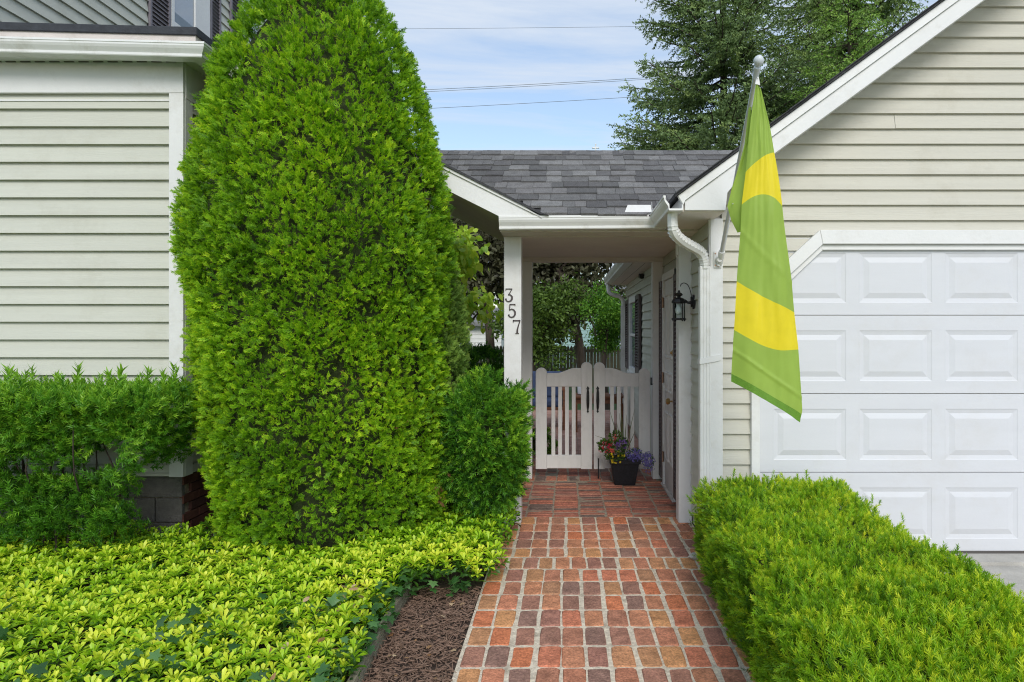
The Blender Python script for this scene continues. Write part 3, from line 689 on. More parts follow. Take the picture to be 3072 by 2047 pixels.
# left cross slope: white rake board, dark roof edge, grey-green underside
XH = -2.75
MB().prism([(-.17, 2.3443), (-.185, 2.3468), (XH, zl(XH) - .014), (XH, zl(XH) - .19), (-.481, 2.339), (-.478, 2.3442)], 'y', 4.985, 5.007).build('rake_board', WHITE, bz)
MB().prism([(-.30, zl(-.30) - .012), (XH, zl(XH) - .012), (XH, zl(XH) - .05), (-.18, zl(-.18) - .03)], 'y', 4.972, 4.9845).build('drip_edge', WHITE, bz)
MB().prism([(-.13, 2.348), (-.16, zl(-.18) - .004), (-.22, zl(-.22) + .006), (XH, zl(XH) + .006), (XH, zl(XH) - .011), (-.2, zl(-.2) - .012)], 'y', 4.960, 7.08).build('cross_roof', SHINGD, bz)
MB().prism([(-.494, 2.345), (XH, 2.345 + .508 * (-.494 - XH)), (XH, 2.345 + .508 * (-.494 - XH) + .1), (-.494, 2.45)], 'y', 5.008, 7.07).build('soffit', SOFG, bz)
# gable infill above the rear
MB().prism([(7.06, 2.25), (7.3, 2.34), (YRI, zri - .03), (5.13, 2.40), (5.13, 2.266)], 'x', -.50, -.486).build('gable_board', SOFG, bz)

# ================================================================== MAIN HOUSE (left)
hs = thing('house', 'pale green clapboard house with a flat-roofed bay, left of the conical evergreen', 'house', (-5.5, 7, 0))
YB = 4.90; PB = 418.0; XC = -2.742
MB().box(-8.5, -2.756, YB + .014, 8.8, .47, 3.60).build('bay_wall', SIDE, hs)
z = 3.101 - .1273 * 21; 
zz_ = []
while z < 3.12:
    zz_.append(z); z += .1273
for z in zz_:
    if z < .45: continue
    top = min(.1273, 3.21 - z)
    clap_front(hs, -6.6, -6.6, -2.845, -2.845, z, top, YB + .018, SIDE, .030)
    clap_side(hs, 5.005, 8.8, z, top, XC - .016, 1, SIDE, .019)
MB().box(-6.6, -2.845, YB - .006, YB + .012, 3.155, 3.168).build('trim_strip', WHITE, hs)
MB().box(-6.6, -2.846, YB - .010, YB + .012, .492, .545).build('sill_strip', SIDE, hs); MB().box(-6.6, -2.846, YB - .018, YB + .012, .468, .489).build('sill_strip', SIDE, hs)
MB().box(-2.764, XC - .002, 5.005, 8.8, .468, .53).build('sill_strip', SIDE, hs)
MB().box(-6.6, XC - .0005, YB - .020, YB + .012, 3.21, 3.45).build('frieze_board', WHITE, hs, .002)
MB().box(-2.764, XC + .003, YB + .013, 8.8, 3.18, 3.45).build('frieze_board', WHITE, hs, .002)
MB().box(-2.845, XC, YB - .019, YB + .003, .462, 3.2085).build('corner_board', WHITE, hs, .002)
MB().box(-2.764, XC + .002, YB + .0035, 5.004, .462, 3.178).build('corner_board', WHITE, hs, .002)
tl = lambda x: -.026 * (x + 2.6)            # the slight fall of gutter and roof edge
so_ = MB(); so_.hexa([(-6.6, 4.782, 3.432), (-2.598, 4.782, 3.432), (-2.598, 8.8, 3.432), (-6.6, 8.8, 3.432), (-6.6, 4.782, 3.452), (-2.598, 4.782, 3.452), (-2.598, 8.8, 3.452), (-6.6, 8.8, 3.452)]); so_ = so_.build('soffit', WHITE, hs)
pf = MB(); xx = -6.5
while xx < -2.8: pf.box(xx, xx + .07, YB - .030, YB - .0215, 3.4265, 3.4315); xx += .104
pf.build('soffit_vent', SHUT, so_)
gutter([(-6.6, 4.782, 3.389 + tl(-6.6)), (-2.598, 4.782, 3.389), (-2.598, 8.8, 3.389)], [(0, -1), (1, 0)], hs)
MB().hexa([(-6.6, 4.783, 3.43), (-2.60, 4.783, 3.43), (-2.60, 4.80, 3.43), (-6.6, 4.80, 3.43), (-6.6, 4.783, 3.60 + tl(-6.6)), (-2.60, 4.783, 3.60), (-2.60, 4.80, 3.60), (-6.6, 4.80, 3.60 + tl(-6.6))]).build('fascia', FASC, hs)
MB().box(-2.618, -2.599, 4.80, 8.8, 3.43, 3.60).build('fascia', FASC, hs)
MB().hexa([(-6.6, 4.768, 3.575 + tl(-6.6)), (-2.584, 4.768, 3.575), (-2.584, 8.8, 3.575), (-6.6, 8.8, 3.575 + tl(-6.6)), (-6.6, 4.768, 3.632 + tl(-6.6)), (-2.584, 4.768, 3.632), (-2.584, 8.8, 3.632), (-6.6, 8.8, 3.632 + tl(-6.6))]).build('flat_roof', ROOFB, hs, .004)
# foundation: blocks in front, brick on the side coloured dark to stand for deep shadow
DBRICK = rand_mat('foundation_brick_shaded', [(.10, .04, .03), (.075, .035, .028), (.12, .05, .035), (.055, .035, .03)], .95, .6, 110, blotch=.3)
fnd = MB().box(-6.6, -2.80, YB + .07, 8.8, -.05, .462).build('foundation', MORTD, hs)
for j in range(3):
    zb = -.06 + j * .18
    for i in range(11):
        x1 = -2.79 - i * .40 + (.2 if j % 2 else 0); x0 = x1 - .392; x1 = min(x1, -2.79)
        MB().box(x0, x1, YB + .05, YB + .09, zb, min(zb + .172, .46)).build('block', BLOCK, fnd, .004)
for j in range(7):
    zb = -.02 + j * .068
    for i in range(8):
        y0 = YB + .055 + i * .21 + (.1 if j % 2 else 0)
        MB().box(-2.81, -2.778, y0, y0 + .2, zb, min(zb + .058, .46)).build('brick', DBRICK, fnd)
# upper storey side wall
XU = -4.76; MB().box(-8.5, XU - .012, 5.0, 12.5, 3.55, 7.0).build('upper_wall', SIDE, hs)
z = 4.232 - .127 * 5
while z < 6.3:
    for (a, b) in ((5.0, 7.75), (9.36, 9.62), (11.9, 12.5)): clap_side(hs, a, b, z, .127, XU - .01, 1, SIDE, .024)
    z += .127
shutter(7.76, 8.16, 4.9, 6.4, XU, 1, SHUTV, hs, slat=.05); shutter(9.08, 9.35, 4.9, 6.4, XU, 1, SHUTV, hs, slat=.05); shutter(9.63, 9.96, 4.9, 6.4, XU, 1, SHUTV, hs, slat=.05)
for (a, b) in ((8.18, 9.06), (9.98, 10.9)):
    wq = MB().box(XU - .02, XU + .03, a, a + .06, 4.7, 6.5).box(XU - .02, XU + .03, b - .36, b, 4.7, 6.5).box(XU - .02, XU + .028, a + .06, b - .36, 4.7, 5.24).build('window', WHITE, hs, .002)
    MB().box(XU - .01, XU + .012, a + .06, b - .36, 5.36, 6.5).build('pane', PANE, wq)
    MB().box(XU - .01, XU + .02, a + .06, b - .36, 5.24, 5.36).build('sash', mat('blue_grey_sash', (.20, .25, .30), .4), wq)

# ================================================================== ITEMS ON THE BREEZEWAY
def ribbon(paths, name, label, y, th=.008):
    """numeral from strokes: each stroke a list of (x,z,halfwidth)"""
    b = MB()
    for pth in paths:
        n = len(pth); L_, R_ = [], []
        for i, (x, z, h) in enumerate(pth):
            a = pth[max(i - 1, 0)]; c_ = pth[min(i + 1, n - 1)]; d = Vector((c_[0] - a[0], c_[1] - a[1])).normalized(); nrm = Vector((-d.y, d.x))
            L_.append((x + nrm.x * h, z + nrm.y * h)); R_.append((x - nrm.x * h, z - nrm.y * h))
        for i in range(n - 1): b.prism([L_[i], L_[i + 1], R_[i + 1], R_[i]], 'y', y - th, y)
    o = b.build(name, BRONZE); tag(o, label, 'house number', 'house numbers on the front post'); return o
def arc(cx, cz, rx, rz, a0, a1, n, h0, h1=None):
    h1 = h0 if h1 is None else h1; o = []
    for i in range(n + 1):
        t = i / n; a = R(a0 + (a1 - a0) * t); hh = h0 + (h1 - h0) * math.sin(math.pi * t); o.append((cx + rx * math.cos(a), cz + rz * math.sin(a), hh))
    return o
def pxz(x, y): return ((x - 1700) / 382.8, 1.515 - (y - 990) / 382.8)
YP = 5.3495
def numeral(kind, x0, x1, yt, yb):
    X0, Zt = pxz(x0, yt); X1, Zb = pxz(x1, yb); W_, H_ = X1 - X0, Zt - Zb; u = W_; 
    Q = lambda a, b, h: (X0 + a * W_, Zb + b * H_, h * .105)
    if kind == '3': s = [[Q(.08, .97, .03), Q(.95, .97, .03)], [Q(.10, 1.0, .03), Q(.08, .84, .02)], [Q(.92, .96, .03), Q(.60, .66, .028), Q(.42, .52, .028)],
                         [Q(.40, .54, .03), Q(.70, .53, .042), Q(.92, .40, .06), Q(.93, .24, .066), Q(.75, .08, .055), Q(.45, .02, .04), Q(.18, .08, .035), Q(.05, .22, .04)], [Q(.0, .20, .05), Q(.2, .2, .05)]]
    elif kind == '5': s = [[Q(.2, .96, .035), Q(.95, .96, .035)], [Q(.92, 1.0, .03), Q(.93, .86, .02)], [Q(.22, .96, .035), Q(.17, .52, .032)],
                           [Q(.17, .54, .03), Q(.45, .63, .035), Q(.75, .56, .05), Q(.93, .40, .064), Q(.92, .22, .064), Q(.72, .06, .052), Q(.40, .02, .04), Q(.14, .08, .035), Q(.04, .2, .04)], [Q(.0, .18, .05), Q(.18, .18, .05)]]
    else: s = [[Q(.02, .95, .04), Q(.98, .95, .04)], [Q(.06, 1.0, .035), Q(.03, .80, .02)], [Q(.93, .95, .035), Q(.72, .60, .04), Q(.58, .30, .055), Q(.55, .03, .07)], [Q(.32, .015, .025), Q(.78, .015, .025)]]
    return s
ribbon(numeral('3', 1516, 1538, 866, 906), 'house_number', 'dark bronze numeral 3, topmost on the white front post', YP)
ribbon(numeral('5', 1525, 1547, 912, 953), 'house_number', 'dark bronze numeral 5 between the 3 and the 7 on the white post', YP)
ribbon(numeral('7', 1539, 1562, 960, 1001), 'house_number', 'dark bronze numeral 7, lowest on the white front post', YP)

# ---- gates
GS = 294.7; gx = lambda p: (p - 1700) / GS
def leaf_gate(x0, x1, inner_right, label):
    g = thing('garden_gate', label, 'gate', ((x0 + x1) / 2, 6.97, .09), 'white gate leaves across the breezeway')
    Y0, Y1 = 6.95, 6.99; sw = .113
    def stile(a, b, top):
        r_ = (b - a) / 2; pts = [(a, .097), (b, .097)] + [((a + b) / 2 + r_ * math.cos(R(t)), top - r_ * .92 + r_ * .92 * math.sin(R(t))) for t in range(0, 181, 15)]
        MB().prism(pts, 'y', Y0 - .004, Y1 + .004).build('stile', GATEM, g, .003)
    tl_, tr_ = (1.130, 1.186) if inner_right else (1.184, 1.125)
    stile(x0, x0 + sw, tl_); stile(x1 - sw, x1, tr_)
    a, b = x0 + sw + .0015, x1 - sw - .0015; N_ = 14; top = []
    for i in range(N_ + 1):
        t = i / N_; tt = t if inner_right else 1 - t
        s = min(1, max(0, (tt - .28) / .55)); s = s * s * (3 - 2 * s); top.append((a + (b - a) * t, 1.073 + .052 * s))
    MB().prism([(a, .937), (b, .937)] + top[::-1], 'y', Y0, Y1).build('top_rail', GATEM, g, .002)
    MB().box(a, b, Y0, Y1, .105, .238).build('bottom_rail', GATEM, g, .002)
    gap = (b - a) / 4.35
    for i in range(4):
        cx = a + (b - a) * (i + 1) / 5 + (-.004 if inner_right else .004)
        MB().box(cx - .0195, cx + .0195, Y0 + .008, Y1 - .008, .2385, .9365).build('slat', GATEM, g, .0015)
    return g
gl = leaf_gate(gx(1607), gx(1776.5), True, 'left leaf of the white picket gate, its tall stile in the middle of the opening')
gr = leaf_gate(gx(1781.5), gx(1950), False, 'right leaf of the white picket gate, behind the flower pot')
for g, hx in ((gl, gx(1763.5)), (gr, gx(1793))):
    h = MB(); y = 6.944
    h.prism([(hx, .945), (hx - .016, .918), (hx - .006, .905), (hx + .006, .905), (hx + .016, .918)], 'y', y - .005, y)
    h.prism([(hx, .668), (hx - .012, .685), (hx - .004, .70), (hx + .004, .70), (hx + .012, .685)], 'y', y - .005, y)
    h.tube([(hx, y - .004, .91), (hx, y - .028, .88), (hx, y - .030, .80), (hx, y - .026, .73), (hx, y - .004, .70)], [.008, .014, .016, .012, .007], 8)
    h.lathe([(.012, 0), (.010, -.012), (.003, -.015)], (hx, y - .002, .905), 8, 'y'); h.build('pull_handle', BLACK, g, smooth=True)
MB().tube([(gx(1795), 6.935, .21), (gx(1795), 6.935, .005)], .0065, 8).build('drop_bolt', BLACK, gr)
hb = MB(); hb.box(gx(1951), gx(1955), 6.93, 6.95, .955, 1.03); hb.box(gx(1951), gx(1960), 6.925, 6.945, .955, .968); hb.build('hinge', BLACK, gr)

# ---- wall lantern
LX, LY = .855, 5.20
lt = thing('wall_lantern', 'black carriage lantern with a clear glass cage on the garage side wall', 'wall lamp', (LX, LY, 1.59))
zz0, zz1 = 1.600, 1.722
b = MB(); b.prism([(5.20 + .033 * math.cos(R(a)), 1.728 + .056 * math.sin(R(a))) for a in range(0, 360, 20)], 'x', .972, .958); b.prism([(5.20 + .022 * math.cos(R(a)), 1.728 + .040 * math.sin(R(a))) for a in range(0, 360, 20)], 'x', .958, .944); b.build('backplate', BLACK, lt, .002)
b = MB(); b.tube(smooth_path([(.95, LY, 1.725), (.925, LY, 1.722), (.905, LY, 1.735), (.885, LY, 1.742)], 3), [.012, .012, .011, .010, .009, .009, .010, .011, .012, .012], 8); b.build('arm', BLACK, lt, smooth=True)
b = MB(); b.tube(smooth_path([(.952, LY, 1.74), (.945, LY, 1.80), (.925, LY, 1.853), (.895, LY, 1.872), (.872, LY, 1.862), (.868, LY, 1.845)], 4), .0032, 6); b.build('scroll', BLACK, lt, smooth=True)
b = MB(); b.lathe([(.050, 1.716), (.056, 1.722), (.056, 1.730), (.046, 1.748), (.030, 1.757), (.012, 1.762), (.014, 1.770), (.026, 1.776), (.030, 1.784), (.020, 1.796), (.010, 1.800), (.008, 1.812), (.003, 1.818)], (LX, LY, 0), 8); b.build('roof', BLACK, lt)
b = MB()
for a in range(8):
    x, y = LX + .050 * math.cos(R(a * 45 + 22)), LY + .050 * math.sin(R(a * 45 + 22))
    if a % 2 == 0: b.box(x - .0038, x + .0038, y - .0038, y + .0038, 1.590, 1.72)
b.lathe([(.054, 1.590), (.056, 1.594), (.056, 1.602), (.050, 1.605), (.050, 1.590)], (LX, LY, 0), 8)
for a in range(4):
    x, y = LX + .050 * math.cos(R(a * 90 + 22)), LY + .050 * math.sin(R(a * 90 + 22)); b.lathe([(.004, 1.580), (.007, 1.585), (.005, 1.592)], (x, y, 0), 6)
b.build('cage', BLACK, lt)
b = MB()
for a in range(8):
    p = [(LX + .047 * math.cos(R(q)), LY + .047 * math.sin(R(q))) for q in (a * 45 - .5, a * 45 + 44.5)]
    b.hexa([(p[0][0], p[0][1], 1.606), (p[1][0], p[1][1], 1.606), (p[1][0] * .998 + LX * .002, p[1][1] * .998 + LY * .002, 1.606), (p[0][0] * .998 + LX * .002, p[0][1] * .998 + LY * .002, 1.606),
            (p[0][0], p[0][1], 1.716), (p[1][0], p[1][1], 1.716), (p[1][0] * .998 + LX * .002, p[1][1] * .998 + LY * .002, 1.716), (p[0][0] * .998 + LX * .002, p[0][1] * .998 + LY * .002, 1.716)])
b.build('glass', LANG, lt)
b = MB(); b.lathe([(.004, 1.628), (.016, 1.632), (.026, 1.645), (.030, 1.662), (.026, 1.680), (.016, 1.695), (.013, 1.712)], (LX, LY, 0), 14); b.build('bulb', BULB, lt, smooth=True)

# ---- flag and pole
fp = thing('flagpole', 'slanting silver pole with a ball finial, bracketed to the garage corner board', 'flagpole', (1.02, 4.60, 2.0))
pA, pB = Vector((1.030, 4.565, 1.998)), Vector((1.003, 3.60, 2.885))
MB().tube([pA, pA.lerp(pB, .33)], .0150, 12).build('lower_tube', POLEM, fp, smooth=True)
MB().tube([pA.lerp(pB, .325), pB], .0128, 12).build('upper_tube', POLEM, fp, smooth=True)
pd = (pB - pA).normalized()
MB().tube([pA.lerp(pB, .315), pA.lerp(pB, .345)], .0185, 12).build('coupling', GUTTER, fp, smooth=True)
fb = MB(); q = pB
fb.tube([q + pd * s_ for s_ in (-.045, 0.0, .004, .016, .020, .028, .034, .045, .058, .070, .078, .081)], [.0165, .0165, .019, .019, .013, .014, .021, .0262, .0265, .020, .010, .002], 16); fb.build('finial', PLASW, fp, smooth=True)
bk = MB(); bk.box(.994, 1.046, 4.604, 4.612, 1.935, 2.045); bk.tube([pA - pd * .045, pA + pd * .055], .021, 12); bk.tube([(1.022, 4.60, 1.988), (1.022, 4.555, 1.985)], [.022, .017], 10); bk.tube([(1.022, 4.60, 1.955), (1.022, 4.585, 1.955)], .012, 8); bk.build('bracket', WHITE, fp)
bk = MB()
for (x, z) in ((1.003, 2.03), (1.003, 1.95), (1.037, 2.03), (1.022, 1.945)): bk.lathe([(.006, 0), (.005, -.004), (.002, -.005)], (x, 4.604, z), 6, 'y')
bk.build('screw', COPPER, fp)
# cloth: outline in metres at its hanging distance; rows follow the band edges
YF = 3.62
def fw(px, py): return Vector(((px - 1700) * YF / 2048, YF, CAMZ + (990 - py) * YF / 2048))
Ledge = [(2268, 250), (2259, 317), (2251, 391), (2240, 518), (2229, 608), (2223, 727), (2214, 846), (2208, 960), (2203, 1025), (2200, 1100), (2199, 1136)]
Redge = [(2271, 250), (2283, 268), (2307, 376), (2326, 488), (2343, 608), (2356, 727), (2371, 839), (2380, 936), (2389.5, 1040), (2397, 1175), (2400, 1231), (2393, 1258)]
def interp(edge, y):
    ys = [p[1] for p in edge]; return float(np.interp(y, ys, [p[0] for p in edge]))
# boundary rows: y as function of u for successive lines
rowsL = [250, 320, 420, 514, 612, 720, 843, 990, 1060, 1136]
def rows_at(u):
    arc1 = 514 - 48 * math.sin(u * math.pi * .5) ** .8 - 6 * u          # top of upper yellow
    arc2 = 612 - (u * 4 * (1 - u)) * 30 + 8 * u                             # bottom of upper yellow (hump)
    b3 = 843 + 95 * u + 6 * math.sin(u * math.pi)                         # top of lower yellow
    b4 = 990 + 62 * math.sin(min(1, u * 1.25) * math.pi / 2) - 12 * max(0, u - .7)  # bottom of lower yellow
    end = 1134 + (1252 - 1134) * u ** 1.05
    return [250 + 4 * u, 350 - 4 * u, arc1, arc2, (arc2 * .5 + b3 * .5), b3, b4, (b4 + end) / 2, end - 11, end, end + 13]
NU = 34; SUB = 14
V = []; F = []; Mi = []
cols = []
for iu in range(NU + 1):
    u = iu / NU; rr = rows_at(u); ys = []
    for a in range(len(rr) - 1):
        s_ = SUB if a < 8 else 1
        for k in range(s_): ys.append(rr[a] + (rr[a + 1] - rr[a]) * k / s_)
    ys.append(rr[-1]); cols.append(ys)
nr = len(cols[0]); bandof = []
for a in range(10): bandof += [a] * (SUB if a < 8 else 1)
for iu in range(NU + 1):
    u = iu / NU
    for ir in range(nr):
        y = cols[iu][ir]; ym = min(y, 1134 + 118 * u)
        xl, xr_ = interp(Ledge, y), interp(Redge, y)
        x = xl + (xr_ - xl) * u; p = fw(x, y); v_ = (y - 250) / 1000
        wv = .030 * math.sin(u * 2.6 + 1.0 + v_ * .6) * min(1, v_ * 3) + .011 * math.sin(u * 10 - v_ * 5) * v_ + .005 * math.sin(v_ * 13 + u * 4) * v_ + .012 * mnoise.noise(Vector((u * 3.2 + v_ * 1.5, v_ * 5, 3))) + .006 * mnoise.noise(Vector((u * 9 + v_ * 7, v_ * 6 - u * 5, 1))) - .05 * (1 - (2 * u - 1) ** 2) * min(1, v_ * 2.5) - .006 * math.exp(-((v_ - .44 - .16 * u) / .006) ** 2) - .006 * math.exp(-((v_ - .80 - .14 * u) / .006) ** 2) + .008 * math.exp(-((u - .35 - .25 * (1 - v_)) / .05) ** 2) * v_
        p = Vector((0, 0, CAMZ)) + (p - Vector((0, 0, CAMZ)))
        V.append((p.x, p.y + wv, p.z))
for iu in range(NU):
    for ir in range(nr - 1):
        F.append((iu * nr + ir, iu * nr + ir + 1, (iu + 1) * nr + ir + 1, (iu + 1) * nr + ir)); bd = bandof[ir]
        Mi.append(1 if bd in (2, 5) else (2 if bd >= 8 else 0))
flag = thing('flag', 'green flag with yellow ring bands hanging folded from the slanting pole', 'flag', tuple(fw(2275, 250)))
b = MB(); b.v = V; b.f = F; b.m = Mi
fo = b.build('flag_cloth', [FLAGG, FLAGY, HEM], flag, smooth=True)
# folded-back part of the cloth
B0 = [(2262, 300), (2252, 388), (2240, 470), (2229, 560), (2222, 640), (2216, 700)]
b = MB(); lf = [(2262, 305), (2247, 420), (2226, 500), (2210, 552), (2197, 608), (2210, 652), (2228, 690)]
rt = [(2268, 305), (2262, 420), (2250, 500), (2245, 552), (2242, 608), (2240, 652), (2240, 692)]
nB = len(lf); V = []; NB = 6
for i in range(nB):
    for k in range(NB + 1):
        t = k / NB; p = fw(lf[i][0] + (rt[i][0] - lf[i][0]) * t, lf[i][1]); V.append((p.x, p.y + .075 + .03 * (1 - t) - .012 * math.sin(t * 5 + i), p.z))
b.add(V, [(i * (NB + 1) + k, i * (NB + 1) + k + 1, (i + 1) * (NB + 1) + k + 1, (i + 1) * (NB + 1) + k) for i in range(nB - 1) for k in range(NB)])
b.build('back_fold', FLAGG, flag, smooth=True)
b = MB(); tp = fw(2272, 222); b.prism([(tp.x - .012, tp.z - .055), (tp.x + .014, tp.z - .06), (tp.x + .006, tp.z - .01), (tp.x - .004, tp.z)], 'y', YF - .003, YF + .003); b.build('grommet_tab', WHITE, flag)
b = MB(); b.tube([tuple(fw(2270, 222)), (pB.x + .006, pB.y + .01, pB.z - .04)], .0025, 6); b.tube([tuple(fw(2199, 612)), tuple(pA.lerp(pB, .34))], .0025, 6); b.build('clip', PLASW, flag)

# ---- splash guard standing on the gutter
sg = MB(); zg = 2.352
sg.hexa([(.415, 4.992, zg), (.625, 4.992, zg), (.625, 4.997, zg), (.415, 4.997, zg), (.450, 4.992 + .045, zg + .085), (.622, 4.992 + .045, zg + .085), (.622, 4.997 + .045, zg + .085), (.450, 4.997 + .045, zg + .085)])
sg.hexa([(.6255, 4.992, zg), (.6275, 4.992, zg), (.6275, 5.10, zg), (.6255, 5.10, zg), (.6255, 5.02, zg + .105), (.6275, 5.02, zg + .105), (.6275, 5.11, zg + .05), (.6255, 5.11, zg + .05)])
tag(sg.build('splash_guard', WHITE), 'white bent metal splash guard standing on the breezeway gutter corner', 'splash guard')

# ---- planter
PXc, PYc = .567, 6.74
pot = thing('flower_pot', 'square tapered black flower pot standing in front of the right gate leaf', 'flower pot', (PXc, PYc, 0))
b = MB(); h1, h2 = .10, .142
def sq(h, z): return [(PXc - h, PYc - h, z), (PXc + h, PYc - h, z), (PXc + h, PYc + h, z), (PXc - h, PYc + h, z)]
b.hexa(sq(h1, .004) + sq(h2 - .006, .222)).build('pot_body', POTM, pot, .008, seg=2)
b = MB(); b.add(sq(h2 + .006, .215) + sq(h2 + .010, .255) + sq(h2 - .008, .255) + sq(h2 - .012, .225), [(i * 4 + k, i * 4 + (k + 1) % 4, i * 4 + 4 + (k + 1) % 4, i * 4 + 4 + k) for i in range(3) for k in range(4)]); b.build('pot_rim', POTM, pot, .003)
MB().box(PXc - .125, PXc + .125, PYc - .125, PYc + .125, .20, .228).build('potting_soil', SOIL, pot)

# ================================================================== VEGETATION
ARB = leaf_mat('arborvitae_leaf', (.05, .16, .010), (.28, .55, .018), (.68, .84, .035), .55, .36)
ARB2 = leaf_mat('arborvitae_leaf_grey', (.06, .13, .02), (.22, .38, .06), (.46, .60, .13), .6, .28)
YEWB = leaf_mat('yew_leaf_bright', (.04, .14, .008), (.24, .46, .013), (.74, .80, .04), .5, .30)
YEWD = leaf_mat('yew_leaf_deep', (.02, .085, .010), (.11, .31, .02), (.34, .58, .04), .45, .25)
PACH = leaf_mat('pachysandra_leaf', (.06, .22, .010), (.38, .64, .018), (.86, .88, .07), .42, .32, .45)
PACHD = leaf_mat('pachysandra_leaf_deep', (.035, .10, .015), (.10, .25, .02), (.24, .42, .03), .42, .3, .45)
IVYM = leaf_mat('ivy_leaf', (.02, .06, .02), (.06, .17, .04), (.16, .30, .10), .35, .2, .5)
BARKD = mat('dark_twig', (.045, .035, .025), .9, .3, 20)
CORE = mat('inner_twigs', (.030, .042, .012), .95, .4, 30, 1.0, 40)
SPR = leaf_mat('spruce_needle', (.08, .13, .05), (.21, .32, .10), (.42, .55, .15), .6, .15)
SPRB = leaf_mat('spruce_needle_fresh', (.07, .15, .03), (.22, .38, .07), (.42, .58, .11), .6, .2)
PINE = leaf_mat('pine_needle', (.06, .095, .04), (.16, .25, .085), (.36, .46, .14), .6, .15)
BRZ = leaf_mat('bronze_leaf', (.032, .032, .018), (.10, .10, .055), (.24, .26, .15), .5, .25)
GRL = leaf_mat('green_leaf', (.03, .10, .012), (.11, .28, .03), (.34, .58, .06), .45, .3)
HRT = leaf_mat('heart_leaf', (.09, .22, .02), (.30, .54, .05), (.66, .78, .10), .45, .35)
OLV = leaf_mat('olive_leaf', (.035, .07, .015), (.10, .18, .03), (.22, .34, .06), .5, .3)

SPRAYS = [t_spray(s) for s in range(8)]
YEWH = [t_yew(s, 17) for s in range(20, 26)]
YEWS = [t_yew(s) for s in range(5)]
YEWS_L = [t_yew(s, 20, .3) for s in (7, 8, 9)]
SPRS = [t_spruce(s, 10) for s in range(6)]
ROS = [t_rosette(s) for s in range(7)]

def hemi(n, nrm, spread=1.0):
    d = rng.normal(size=(n, 3)); d /= np.linalg.norm(d, axis=1, keepdims=True)
    s = np.sum(d * nrm, axis=1, keepdims=True); d = np.where(s < 0, d - 2 * s * nrm, d)
    d = d * spread + nrm * (1 - spread) ; return d / np.linalg.norm(d, axis=1, keepdims=True)
def clumps(P, Nn, rad, per, temps, size, m, name, parent, up=.35, out_=.9, tmu=.5, tvar=.16, squash=.75, jit=.35, ctint=.16):
    n = len(P); rad = np.broadcast_to(rad, (n,)) * rng.uniform(.7, 1.3, n)
    ct = rng.normal(0, ctint, n)
    idx = np.repeat(np.arange(n), per); nn = Nn[idx]
    d = hemi(len(idx), nn, .85)
    pos = P[idx] + d * (rad[idx] * rng.uniform(.55, 1.0, len(idx)) ** .6)[:, None] * squash
    dr = d * out_ + nn * .25 + np.array([[0, 0, up]]) + rng.normal(size=d.shape) * jit
    hgt = np.sum(d * nn, axis=1)
    tint = tmu + ct[idx] + .14 * np.sin(pos[:, 0] * 3.1 + pos[:, 2] * 2.3) * np.sin(pos[:, 2] * 1.7 - pos[:, 0] * 2) + rng.normal(0, tvar, len(idx)) + (hgt - .6) * .12
    V, F, T = scatter(temps, pos, dr, rng.uniform(0, 6.28, len(idx)), size * rng.uniform(.7, 1.25, len(idx)), tint)
    return np_mesh(name, V, F, m, parent, T)
def blob_hull(name, f, nz, nt, parent, m=None):
    """closed hull from f(i/nz, angle) -> point"""
    V = [f(i / nz, 2 * math.pi * j / nt) for i in range(nz + 1) for j in range(nt)]
    F = [(i * nt + j, i * nt + (j + 1) % nt, (i + 1) * nt + (j + 1) % nt, (i + 1) * nt + j) for i in range(nz) for j in range(nt)] + [list(range(nt))[::-1], [nz * nt + j for j in range(nt)]]
    b = MB(); b.v = V; b.f = F; b.m = [0] * len(F); return b.build(name, m or CORE, parent)

# ---- the big arborvitae
prof = [(0.05, -2.42, -.95), (.31, -2.50, -.86), (.54, -2.52, -.84), (.78, -2.62, -.85), (1.25, -2.66, -.85), (1.73, -2.70, -.83), (2.08, -2.76, -.80), (2.44, -2.69, -.84), (2.72, -2.63, -.89), (3.08, -2.56, -.97), (3.22, -2.53, -1.02), (3.457, -2.42, -1.11), (3.86, -2.14, -1.36), (4.2, -1.99, -1.52), (4.55, -1.97, -1.68), (4.8, -1.86, -1.80)]
pz = [p[0] for p in prof]
YA = 4.84
_sol = []                       # centre and radius whose sight lines graze the traced outline
for (z_, l_, r_) in prof:
    c_, q_ = (l_ + r_) / 2, (r_ - l_) / 2; th_ = np.linspace(0, 2 * math.pi, 181)
    for _ in range(60):
        sx = (c_ + q_ * np.cos(th_)) / (YA + .8 * q_ * np.sin(th_)) * YA; el_, er_ = l_ - sx.min(), r_ - sx.max(); c_ += (el_ + er_) * .4; q_ += (er_ - el_) * .4; q_ = max(q_, .03)
    _sol.append((c_, q_))
def arb(z, inset=0.0):
    return np.interp(z, pz, [s_[0] for s_ in _sol]), np.maximum(np.interp(z, pz, [s_[1] for s_ in _sol]) - inset, .02)
at = thing('arborvitae', 'tall conical bright green arborvitae against the corner of the left house', 'tree', (-1.75, YA, 0))
n = 3000; zc = rng.uniform(0.12, 4.75, n * 3); cx_, rx_ = arb(zc); keep = rng.uniform(0, 1, n * 3) < rx_ / 1.0; zc = zc[keep][:n]; n = len(zc)
th = np.where(rng.uniform(0, 1, n) < .72, rng.uniform(math.pi * .97, math.pi * 2.03, n), rng.uniform(0, math.pi, n))
cx_, rx_ = arb(zc, .100)
lump = 1 + .06 * np.sin(th * 5 + zc * 1.3) * np.sin(zc * 2.7 + th * 2) + rng.normal(0, .018, n)
Pp = np.stack([cx_ + rx_ * lump * np.cos(th), YA + rx_ * .80 * lump * np.sin(th), zc], 1)
